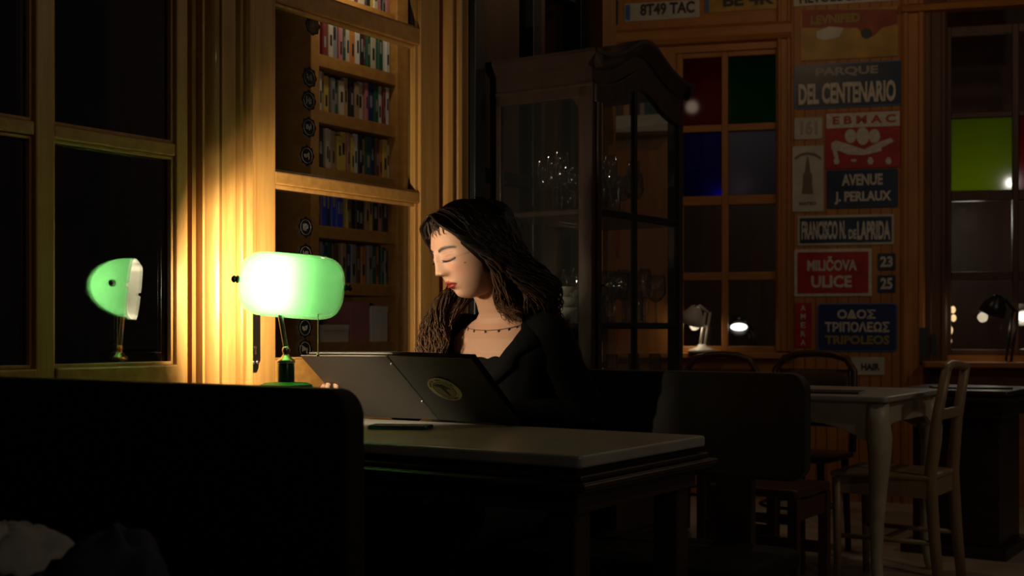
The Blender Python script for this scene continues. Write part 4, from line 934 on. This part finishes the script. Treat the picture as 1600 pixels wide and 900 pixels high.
# neck + chest loft in body frame
hl = BI @ HM @ Vector((0, .016, -.060))
rings = [(.74, 0, .02, .125, .085), (.84, 0, .012, .135, .092), (.90, 0, .006, .148, .098), (.95, 0, .004, .160, .095), (.985, 0, .008, .160, .085), (1.008, 0, .012, .140, .074), (1.026, 0, .012, .105, .064), (1.040, 0, .008, .075, .058), (1.054, 0, .0, .059, .055)]
for k in range(1, 7):
    f_ = k/6; c_ = Vector((0, -.002, 1.060)).lerp(hl, f_); rings.append((c_.z, c_.x, c_.y, .054-.003*f_, .054-.001*f_))
def ringpt(r, th, off=0):
    z, cx_, cy_, rx, ry = r; s_, c_ = math.sin(th), math.cos(th); e_ = .86
    return (cx_+(rx+off)*math.copysign(abs(s_)**e_, s_), cy_-(ry+off)*math.copysign(abs(c_)**e_, c_), z)
cb = MB(BM); cb.grid([[ringpt(r, 2*math.pi*i/64) for i in range(64)] for r in rings], True); cb.f.append(list(range(64))[::-1]); e = (len(rings)-1)*64; cb.f.append([e+i for i in range(64)])
# collar bones
def hand(bd, wrist, knuck, up, side, curl, spread=.5, thumb=1):
    """wrist -> middle knuckle, 'up' is the back of the hand, curl in radians per joint"""
    wrist = Vector(wrist); knuck = Vector(knuck); d = (knuck-wrist).normalized(); up = Vector(up); up = (up-d*up.dot(d)).normalized(); sd = d.cross(up)*side
    L = (knuck-wrist).length
    bd.tube([wrist-d*.02, wrist+d*L*.25, wrist+d*L*.6, wrist+d*L*.95], [.021, .026, .031, .029], 14, .48, up=sd.cross(d))
    for k, (o_, ln, r) in enumerate(((-.028, .062, .0082), (-.009, .072, .0085), (.010, .067, .0082), (.028, .052, .0072))):
        p = wrist+d*(L*(.93 if k in (1, 2) else .86))+sd*o_; dirv = (d+sd*o_*spread*4).normalized(); path = [p-dirv*.02, p]; ang = 0
        for sg, fr_ in enumerate((.45, .30, .25)):
            ang += curl*(.7 if sg == 0 else 1.); v = dirv*math.cos(ang)-up*math.sin(ang); p = p+v*ln*fr_; path.append(p)
        bd.tube(path, [r, r*1.05, r, r*.92, r*.75], 10); bd.ell(path[-1], (r*.78,)*3, 10, 8)
    p = wrist+d*L*.30-sd*.020*thumb; v = (d*.6-sd*thumb*.75-up*.25).normalized(); p2 = p+v*.035; p3 = p2+(v*.6+d*.5-up*.2).normalized()*.030; p4 = p3+(v*.3+d*.8-up*.3).normalized()*.024
    bd.tube([p, p2, p3, p4], [.013, .0115, .0098, .008], 10); bd.ell(p4, (.0082,)*3, 10, 8)
ab_ = MB()
# her right hand takes the left edge of the menu, her left the lower right corner
hr_w = Vector((-.410, 3.375, .845)); hr_k = Vector((-.474, 3.300, .874)); hand(ab_, hr_w, hr_k, (.25, .75, .55), 1, .62, thumb=-1)
hl_w = Vector((-.062, 3.262, .808)); hl_k = Vector((-.120, 3.185, .834)); hand(ab_, hl_w, hl_k, (.2, .7, .6), -1, .05, thumb=-1)
sR, sL = BM @ Vector((-.155, .01, .975)), BM @ Vector((.155, .01, .975))
eR, eL = Vector((-.290, 3.540, .80)), Vector((.205, 3.385, .775))
ab_.tube([eR, eR.lerp(hr_w, .5), hr_w], [.040, .033, .024], 14); ab_.tube([eL, eL.lerp(hl_w, .5), hl_w], [.040, .033, .024], 14)
ab_.tube([sR, eR], [.05, .042], 14); ab_.tube([sL, eL], [.05, .042], 14)
allb = MB(); 
for q_ in (hb, cb, ab_):
    k = len(allb.v); allb.v += q_.v; allb.f += [[i+k for i in f] for f in q_.f]
# legs under the table: hips on the bench seat, knees forward, feet on the floor
hip = BM @ Vector((0, .03, .56)); lg = MB()
legs = []
for s_ in (-1, 1):
    h0 = BM @ Vector((s_*.085, .02, .545)); kn = BM @ Vector((s_*.10, -.40, .52)); an = BM @ Vector((s_*.10, -.40, .09)); legs.append((h0, kn, an, s_))
    allb.tube([kn+Vector((0, 0, -.02)), kn.lerp(an, .4), an+Vector((0, 0, .01)), an-Vector((0, 0, .05))], [.05, .055, .036, .034], 12)
allb.tube([BM @ Vector((0, .03, .50)), BM @ Vector((0, .03, .64)), BM @ Vector((0, .02, .78))], [.14, .13, .12], 20, .7, up=(0, 1, 0))
for h0, kn, an, s_ in legs: allb.tube([h0, kn], [.078, .056], 14)
tmp = allb.build('body', 'white_enamel', None)
rm = tmp.modifiers.new('r', 'REMESH'); rm.mode = 'VOXEL'; rm.voxel_size = .0021; rm.use_smooth_shade = True
dg = bpy.context.evaluated_depsgraph_get(); me = bpy.data.meshes.new_from_object(tmp.evaluated_get(dg)); bpy.data.objects.remove(tmp)
me.name = 'body'
n_v = len(me.vertices); co = np.empty(n_v*3, np.float32); me.vertices.foreach_get('co', co); co = co.reshape(-1, 3)
A_ = np.array(HI); hc = co @ A_[:3, :3].T+A_[:3, 3]
x, y, z = hc[:, 0], hc[:, 1], hc[:, 2]; axn = np.abs(x)
g = lambda v, s_: np.exp(-(v/s_)**2)
base = np.array([.52, .29, .195], np.float32); colr = np.tile(base, (n_v, 1))
def blend(mask, c, k=1.): 
    global colr
    m_ = np.clip(mask*k, 0, 1)[:, None]; colr = colr*(1-m_)+np.array(c, np.float32)*m_
front = (y < -.03).astype(np.float32)
inhead = ((np.abs(z) < .14) & (axn < .09) & (y < .12)).astype(np.float32)
blend(front*g(axn-.043, .020)*g(z+.030, .020)*.35, (.62, .22, .16))
# lips: a cupid's bow above, full below
hwid = .0245
t_ = np.clip(axn/hwid, 0, 1)
up_ = -.0660+.0112*(1-t_**1.7)*(1-.18*g(axn, .0035)); lo_ = -.0660-.0130*(1-t_**2)
lip = (axn < hwid)*(1/(1+np.exp(-(z-lo_)/.0007)))*(1/(1+np.exp((z-up_)/.0007)))*front
blend(lip, (.22, .018, .017)); blend(lip*g(z+.0662, .0012), (.10, .008, .008), .8)
# brows, an arch; lash line of the lowered lids; lid shade painted into the skin colour
bz = .0205+.006*(1-((axn-.034)/.022)**2); brow = g(z-bz, .0034)*(axn > .012)*(axn < .056)*front
blend(brow*(1-.5*np.clip((axn-.035)/.02, 0, 1)), (.030, .014, .010), 1.7)
lz = -.0035-.0030*(1-((axn-.032)/.017)**2); lash = g(z-lz, .0021)*(np.abs(axn-.0325) < .0175)*front
blend(lash, (.012, .007, .006), 1.7)
blend(g(axn-.032, .017)*g(z-.004, .007)*front*.55, (.36, .17, .10))
cr_ = g(z-(.0118+.002*(1-((axn-.032)/.017)**2)), .0011)*(np.abs(axn-.032) < .016)*front; blend(cr_*.6, (.20, .09, .05))  # shade in the lid crease, painted
for mx, my in ((.060, -.022),): blend(g(x-mx, .0011)*g(z-my, .0011)*front, (.05, .02, .015), 1.3)
blend(g(axn-.0072, .0034)*g(z+.0412, .0026)*front, (.09, .03, .02), 1.2)  # nostril shade painted into the skin colour
at = me.color_attributes.new('Col', 'FLOAT_COLOR', 'POINT'); buf = np.ones((n_v, 4), np.float32); buf[:, :3] = colr; at.data.foreach_set('color', buf.ravel())
sk = mat('skin', (.6, .34, .22), .55, spec=.35); b_ = sk.node_tree.nodes['Principled BSDF']; va = sk.node_tree.nodes.new('ShaderNodeVertexColor'); va.layer_name = 'Col'
sk.node_tree.links.new(va.outputs[0], b_.inputs['Base Color']); b_.inputs['Subsurface Weight'].default_value = .12; b_.inputs['Subsurface Radius'].default_value = (.010, .004, .002); b_.inputs['Subsurface Scale'].default_value = .6
me.materials.clear(); me.materials.append(sk)
for p_ in me.polygons: p_.use_smooth = True
body = bpy.data.objects.new('body', me); COL.objects.link(body); link(body, wm)
cs = body.modifiers.new('sm', 'SMOOTH'); cs.factor = .5; cs.iterations = 2
# lashes
m = MB(HM)
for s_ in (-1, 1):
    for k in range(16):
        xx = .018+.029*k/15; zz_ = -.0035-.0030*(1-((xx-.032)/.017)**2); yb = face_pt(math.asin(min(.99, xx/.075)), math.asin(zz_/.118))[1]
        p_ = Vector((s_*xx, yb-.0005, zz_)); m.tube([p_, p_+Vector((s_*(xx-.026)*.12, -.0035, -.0022)), p_+Vector((s_*(xx-.026)*.3, -.0060, -.0020))], [.0005, .0004, .0001], 4)
m.build('eyelashes', 'beads', wm)
# clothes ---------------------------------------------------------------
def ring_at(z, off=0):
    for r0, r1 in zip(rings[:-1], rings[1:]):
        if r0[0] <= z <= r1[0]:
            f_ = (z-r0[0])/(r1[0]-r0[0]); return tuple(a_+(b_-a_)*f_ for a_, b_ in zip(r0, r1))
    return rings[0] if z < rings[0][0] else rings[-1]
# black top with scalloped neckline
rows = []
for j in range(9):
    row = []
    for i in range(97):
        th = math.radians(-95+190*i/96); zt_ = .931+.0065*abs(math.sin(i*.42))+.016*abs(math.sin(th))**1.5
        z = .76+(zt_-.76)*j/8; row.append(ringpt(ring_at(z), th, .0045))
    rows.append(row)
q_ = MB(BM).grid(rows).build('black_top', 'top_black', wm, smooth=True)
# blazer shell: rings from hem to collar, open in a V
lower = [(.50, 0, .03, .175, .135), (.60, 0, .03, .160, .120), (.70, 0, .02, .142, .105)]
def bl_ring(z):
    if z < .74:
        L = lower+[(.74, 0, .02, .140, .100)]
        for r0, r1 in zip(L[:-1], L[1:]):
            if r0[0] <= z <= r1[0]+1e-6: f_ = (z-r0[0])/(r1[0]-r0[0]); return tuple(a_+(b_-a_)*f_ for a_, b_ in zip(r0, r1))
    r = ring_at(z); pad = .014+.010*G(z-.97, .05); dy = .0
    return (z, r[1], r[2]+dy, r[3]+pad, r[4]+.013)
vz = [(.50, -2), (.84, -1.5), (.88, 8), (.92, 19), (.96, 27), (.99, 34), (1.01, 43), (1.03, 58), (1.045, 76), (1.058, 96), (1.068, 112)]
def vth(z):
    for (z0, a0), (z1, a1) in zip(vz[:-1], vz[1:]):
        if z0 <= z <= z1: return math.radians(a0+(a1-a0)*(z-z0)/(z1-z0))
    return math.radians(vz[0][1])
zs_ = [.50+.34*k/8 for k in range(8)]+[.84+.228*k/34 for k in range(35)]
rows = []
for z in zs_:
    v = vth(z); r = bl_ring(min(z, 1.066)); rows.append([ringpt((z,)+r[1:], v+(2*math.pi-2*v)*i/72, .003*math.sin(i*1.3+z*40)*math.sin(z*23+i*.4)*.5) for i in range(73)])
bz_ = MB(BM); bz_.grid(rows)
bj = bz_.build('blazer', 'blazer', wm, smooth=True); md = bj.modifiers.new('s', 'SOLIDIFY'); md.thickness = .004; md.offset = 1
# sleeves
m = MB()
def sleeve(S_, E_, W_, seed):
    pts = []; rad = []; rr = random.Random(seed); n_ = 30
    inn = BM @ Vector(((BI @ S_).x*.62, .008, 1.003))
    ctrl = [inn, S_+Vector((0, 0, .018)), S_.lerp(E_, .25), S_.lerp(E_, .7), E_, E_.lerp(W_, .35), E_.lerp(W_, .88)]
    rc = [.046, .062, .064, .056, .055, .048, .037]
    for k in range(n_+1):
        f_ = k/n_*(len(ctrl)-1); i = min(int(f_), len(ctrl)-2); u_ = f_-i
        p0, p1_, p2, p3 = ctrl[max(i-1, 0)], ctrl[i], ctrl[i+1], ctrl[min(i+2, len(ctrl)-1)]
        p_ = .5*((2*p1_)+(p2-p0)*u_+(2*p0-5*p1_+4*p2-p3)*u_*u_+(3*p1_-p0-3*p2+p3)*u_**3)
        pts.append(p_); rad.append(rc[i]+(rc[i+1]-rc[i])*u_+.0022*math.sin(k*1.9+seed)*(k > 6))
    return pts, rad
for a_ in ((sR, eR, hr_w, 1), (sL, eL, hl_w, 2)):
    pts, rad = sleeve(*a_); MB().tube(pts, rad, 26, 1.0).build('sleeve', 'blazer', wm, smooth=True)
# lapels: peaked, folded back from the opening
for s_ in (-1, 1):
    rows = []
    for k in range(31):
        z = .845+(1.060-.845)*k/30; v = vth(z); r = bl_ring(z); f_ = k/30
        wdt = .012+.085*f_**.8 if f_ < .52 else (.052+.0*f_ if f_ < .60 else .050*(1-(f_-.60)/.40)**.8+.020)
        if f_ < .52 and f_ > .40: wdt += .012*(f_-.40)/.12
        row = []
        for i in range(8):
            u_ = i/7; th = v+u_*wdt/(r[3]*.8); off = .006+.006*math.sin(math.pi*u_*.9)
            row.append(ringpt((z-.004*u_+(.018*u_ if .35 < f_ < .54 else 0),)+r[1:], s_*th, off))
        rows.append(row)
    q_ = MB(BM).grid(rows).build('lapel', 'blazer', wm, smooth=True); md = q_.modifiers.new('s', 'SOLIDIFY'); md.thickness = .003; md.offset = 1
# trousers and shoes
m = MB()
m.tube([BM @ Vector((0, .03, .475)), BM @ Vector((0, .03, .56)), BM @ Vector((0, .03, .66))], [.165, .165, .145], 24, .78, up=(0, 1, 0))
for h0, kn, an, s_ in legs: m.tube([h0, h0.lerp(kn, .5), kn, kn+Vector((0, 0, -.06)), kn.lerp(an, .6), an+Vector((0, 0, .03))], [.088, .080, .068, .068, .060, .056], 16)
m.build('trousers', 'trousers', wm, smooth=True)
for h0, kn, an, s_ in legs:
    m = MB(BM); l_ = BI @ an; m.ell((l_.x, l_.y-.06, .035), (.040, .12, .033), 16, 10); m.ell((l_.x, l_.y+.02, .05), (.034, .045, .045), 14, 8); m.build('shoe', 'beads', wm, smooth=True)
# necklace: a fine cord with dark stars
cord = []
for k in range(49):
    th = math.radians(-118+236*k/48); z = 1.008+.050*(abs(th)/math.radians(118))**1.5
    r = ring_at(z); cord.append(BM @ Vector(ringpt(r, th, .0030)))
m = MB(); m.tube(cord, .0007, 5); nk = m.build('necklace', 'beads', wm)
for k in range(9, 40, 3):
    p_ = cord[k]; nrm = (p_-(BM @ Vector((0, .0, p_.z)))).normalized(); tx = Vector((0, 0, 1)).cross(nrm).normalized(); uz = nrm.cross(tx)
    FR = Matrix(((tx.x, -nrm.x, uz.x, p_.x), (tx.y, -nrm.y, uz.y, p_.y), (tx.z, -nrm.z, uz.z, p_.z-.004), (0, 0, 0, 1)))
    st = [((.0052 if q % 2 == 0 else .0022)*math.sin(math.pi*q/5), (.0052 if q % 2 == 0 else .0022)*math.cos(math.pi*q/5)) for q in range(10)]
    MB(FR).prism(st, -.0022, -.0004, 'y').build('star_bead', 'beads', nk)
# hair -------------------------------------------------------------------
rh = random.Random(21)
def cap_pt(th, ph):
    cx_, cz = math.cos(ph), math.sin(ph)
    return (.0800*cx_*math.sin(th), -.0960*cx_*math.cos(th) if math.cos(th) > 0 else -.104*cx_*math.cos(th), .1165*cz if cz > 0 else .12*cz)
rows = []
NA = 96
for i in range(NA+1):
    th = -math.pi+2*math.pi*i/NA; a_ = abs(th)
    # lowest elevation of the hair for this azimuth: high on the brow, low behind the ears
    lo = math.radians(38-10*G(a_-0, .25)*0) if a_ < .60 else (math.radians(38)+(math.radians(-30)-math.radians(38))*min(1, (a_-.60)/.90))
    if a_ > 1.4: lo = math.radians(-30-22*min(1, (a_-1.4)/.9))
    rows.append([cap_pt(th, lo+(math.pi/2-lo)*k/26) for k in range(27)])
hair = MB(HM); hair.grid(rows)
capn = len(hair.v)
tcol = [0.]*capn
def spl(ctrl, n_):
    out = []
    for k in range(n_+1):
        f_ = k/n_*(len(ctrl)-1); i = min(int(f_), len(ctrl)-2); u_ = f_-i
        p0, p1_, p2, p3 = ctrl[max(i-1, 0)], ctrl[i], ctrl[i+1], ctrl[min(i+2, len(ctrl)-1)]
        out.append(.5*((2*p1_)+(p2-p0)*u_+(2*p0-5*p1_+4*p2-p3)*u_*u_+(3*p1_-p0-3*p2+p3)*u_**3))
    return out
hb2 = MB()
lock_t = []
def lock(ctrl, r0, amp, freq, n_=34, seg=5, ph=None):
    pts = spl(ctrl, n_); ph = rh.uniform(0, 6.28) if ph is None else ph; q_ = []
    for k, p_ in enumerate(pts):
        f_ = k/n_; t_ = (pts[min(k+1, n_)]-pts[max(k-1, 0)]).normalized(); s_ = t_.cross(Vector((.3, .9, .2))).normalized(); b__ = t_.cross(s_)
        a_ = amp*min(1, max(0, f_-.18)/.45); q_.append(p_+s_*a_*math.sin(freq*f_*6.28+ph)+b__*a_*.7*math.cos(freq*f_*6.28+ph))
    k0 = len(hb2.v); hb2.tube(q_, [max(.0003, r0*(1-(k/n_)**3)*(.55+.45*min(1, k/4))) for k in range(n_+1)], seg, 1.5)
    lock_t.extend([k//seg/n_ for k in range(len(hb2.v)-k0)])
def H_(x_, y_, z_): return HM @ Vector((x_, y_, z_))
def j(s_): return rh.uniform(-s_, s_)
# her left side (towards us): over the ear, behind the shoulder
for k in range(430):
    u_ = rh.random(); y0 = -.078+.150*u_; zt_ = .121*math.sqrt(max(.05, 1-(y0/.112)**2))
    yb = y0*.55
    c1 = H_(.004+j(.003), y0, zt_+.004)
    c2 = H_(.050, y0*.92+.006, .100*math.sqrt(max(.1, 1-(y0/.118)**2))+.006)
    c3 = H_(.083+j(.003), y0*.62+.022, .045+j(.006))
    c4 = H_(.092+j(.005), y0*.45+.045+.01*u_, -.030+j(.01))
    c5 = H_(.098+j(.012), y0*.35+.066+.02*u_, -.085+j(.01))
    e_ = Vector((.040+.065*u_+j(.025), 3.350+.05*u_+j(.03), 1.050+j(.02)))
    e2 = Vector((.050+.075*u_+j(.03), 3.405+.04*u_+j(.02), .985+j(.035)))
    m_ = c5.lerp(e_, .5)+Vector((.030, -.012, -.0))
    lock([c1, c2, c3, c4, c5, m_, e_, e2], rh.uniform(.0015, .0030), rh.uniform(.011, .018), rh.uniform(3.2, 4.0), ph=(k%14)*.45+j(.35))
# lock lying in front along the neck
for k in range(170):
    u_ = rh.random(); c1 = H_(.006+j(.003), -.080+.03*u_, .112); c2 = H_(.054, -.090+.035*u_+j(.004), .086); c3 = H_(.083, -.066+.045*u_+j(.004), .043+j(.006)); c4 = H_(.088+j(.003), -.030+.035*u_, 0); c5 = H_(.092+j(.006), -.004+.035*u_, -.055)
    e_ = Vector((-.022+j(.018), 3.300+j(.02), 1.085+j(.015))); e2 = Vector((.005+j(.02), 3.29+j(.015), 1.045+j(.02)))
    lock([c1, c2, c3, c4, c5, e_, e2], rh.uniform(.0016, .0030), rh.uniform(.006, .011), rh.uniform(3, 4), ph=(k%8)*.6+j(.4))
# her right side: falls in front of the far shoulder
for k in range(380):
    u_ = rh.random(); y0 = -.076+.150*u_; zt_ = .121*math.sqrt(max(.05, 1-(y0/.112)**2))
    c1 = H_(-.002+j(.003), y0, zt_+.004); c2 = H_(-.050, y0*.92+.006, .100*math.sqrt(max(.1, 1-(y0/.118)**2))+.006)
    c3 = H_(-.084+j(.003), y0*.62+.018, .042); c4 = H_(-.093+j(.005), y0*.45+.034, -.030); c5 = H_(-.098+j(.010), y0*.35+.045+.012*u_, -.090)
    e_ = Vector((-.195+j(.030), 3.400+j(.03), 1.045+j(.01))); e2 = Vector((-.215+j(.035), 3.350+j(.03), .975+j(.01))); e3 = Vector((-.228+j(.040), 3.325+j(.03), .900+rh.uniform(-.03, .03)))
    lock([c1, c2, c3, c4, c5, e_, e2, e3], rh.uniform(.0012, .0025), rh.uniform(.007, .014), rh.uniform(4, 5), ph=(k%20)*.5+j(.5))
# hair framing the far temple
for k in range(90):
    u_ = rh.random(); c1 = H_(-.006+j(.003), -.080+.03*u_, .112); c2 = H_(-.054, -.084+.03*u_+j(.003), .086); c3 = H_(-.083, -.064+.035*u_+j(.004), .043+j(.006))
    c4 = H_(-.093+j(.004), -.046+.035*u_, -.010); c5 = H_(-.101+j(.006), -.020+.03*u_, -.072); e_ = Vector((-.205+j(.02), 3.375+j(.02), 1.06+j(.01))); e2 = Vector((-.222+j(.03), 3.345+j(.03), .975)); e3 = Vector((-.232+j(.035), 3.325+j(.03), .915+j(.03)))
    lock([c1, c2, c3, c4, c5, e_, e2, e3], rh.uniform(.0014, .0026), rh.uniform(.006, .012), rh.uniform(4, 5), ph=(k%10)*.5+j(.5))
# back of the head
for k in range(240):
    an = rh.uniform(-1.25, 1.25); zt_ = .110
    c1 = H_(.02*math.sin(an), .055+j(.015), .112); c2 = H_(.082*math.sin(an), .045+.082*math.cos(an), .074); c3 = H_(.100*math.sin(an), .030+.104*math.cos(an), .010); c4 = H_(.106*math.sin(an), .030+.104*math.cos(an), -.060)
    b0 = BM @ Vector((.13*math.sin(an)*.9+.02, .105, 1.035+j(.02))); b1 = BM @ Vector((.14*math.sin(an)+.03+j(.02), .125, .93+j(.04)))
    lock([c1, c2, c3, c4, c4.lerp(b0, .5)+Vector((.01, .01, 0)), b0, b1], rh.uniform(.0022, .0038), rh.uniform(.006, .012), rh.uniform(2.6, 4.2))
# small curls on the forehead and fly-away strands
for k in range(10):
    s_ = 1 if k % 2 else -1; x0 = s_*rh.uniform(.006, .045)
    c1 = H_(s_*.006, -.086, .098); c2 = H_(x0*.8, -.087, .080); c3 = H_(x0, -.0915+abs(x0)*.2, .066+j(.005)); c4 = H_(x0+s_*.006, -.0935+abs(x0)*.25, .057+j(.004))
    lock([c1, c2, c3, c4], .0011, .0012, 1.6, 16)
for k in range(22):
    y0 = j(.07); c1 = H_(.0, y0, .118); c2 = H_(.062, y0, .098+j(.01)); c3 = H_(.105+j(.01), y0+.02, .03); c4 = H_(.112+j(.012), y0*.5+.06, -.06); e_ = Vector((.075+j(.05), 3.37+j(.04), 1.05+j(.03))); lock([c1, c2, c3, c4, e_], .0006, .008, 3.2)
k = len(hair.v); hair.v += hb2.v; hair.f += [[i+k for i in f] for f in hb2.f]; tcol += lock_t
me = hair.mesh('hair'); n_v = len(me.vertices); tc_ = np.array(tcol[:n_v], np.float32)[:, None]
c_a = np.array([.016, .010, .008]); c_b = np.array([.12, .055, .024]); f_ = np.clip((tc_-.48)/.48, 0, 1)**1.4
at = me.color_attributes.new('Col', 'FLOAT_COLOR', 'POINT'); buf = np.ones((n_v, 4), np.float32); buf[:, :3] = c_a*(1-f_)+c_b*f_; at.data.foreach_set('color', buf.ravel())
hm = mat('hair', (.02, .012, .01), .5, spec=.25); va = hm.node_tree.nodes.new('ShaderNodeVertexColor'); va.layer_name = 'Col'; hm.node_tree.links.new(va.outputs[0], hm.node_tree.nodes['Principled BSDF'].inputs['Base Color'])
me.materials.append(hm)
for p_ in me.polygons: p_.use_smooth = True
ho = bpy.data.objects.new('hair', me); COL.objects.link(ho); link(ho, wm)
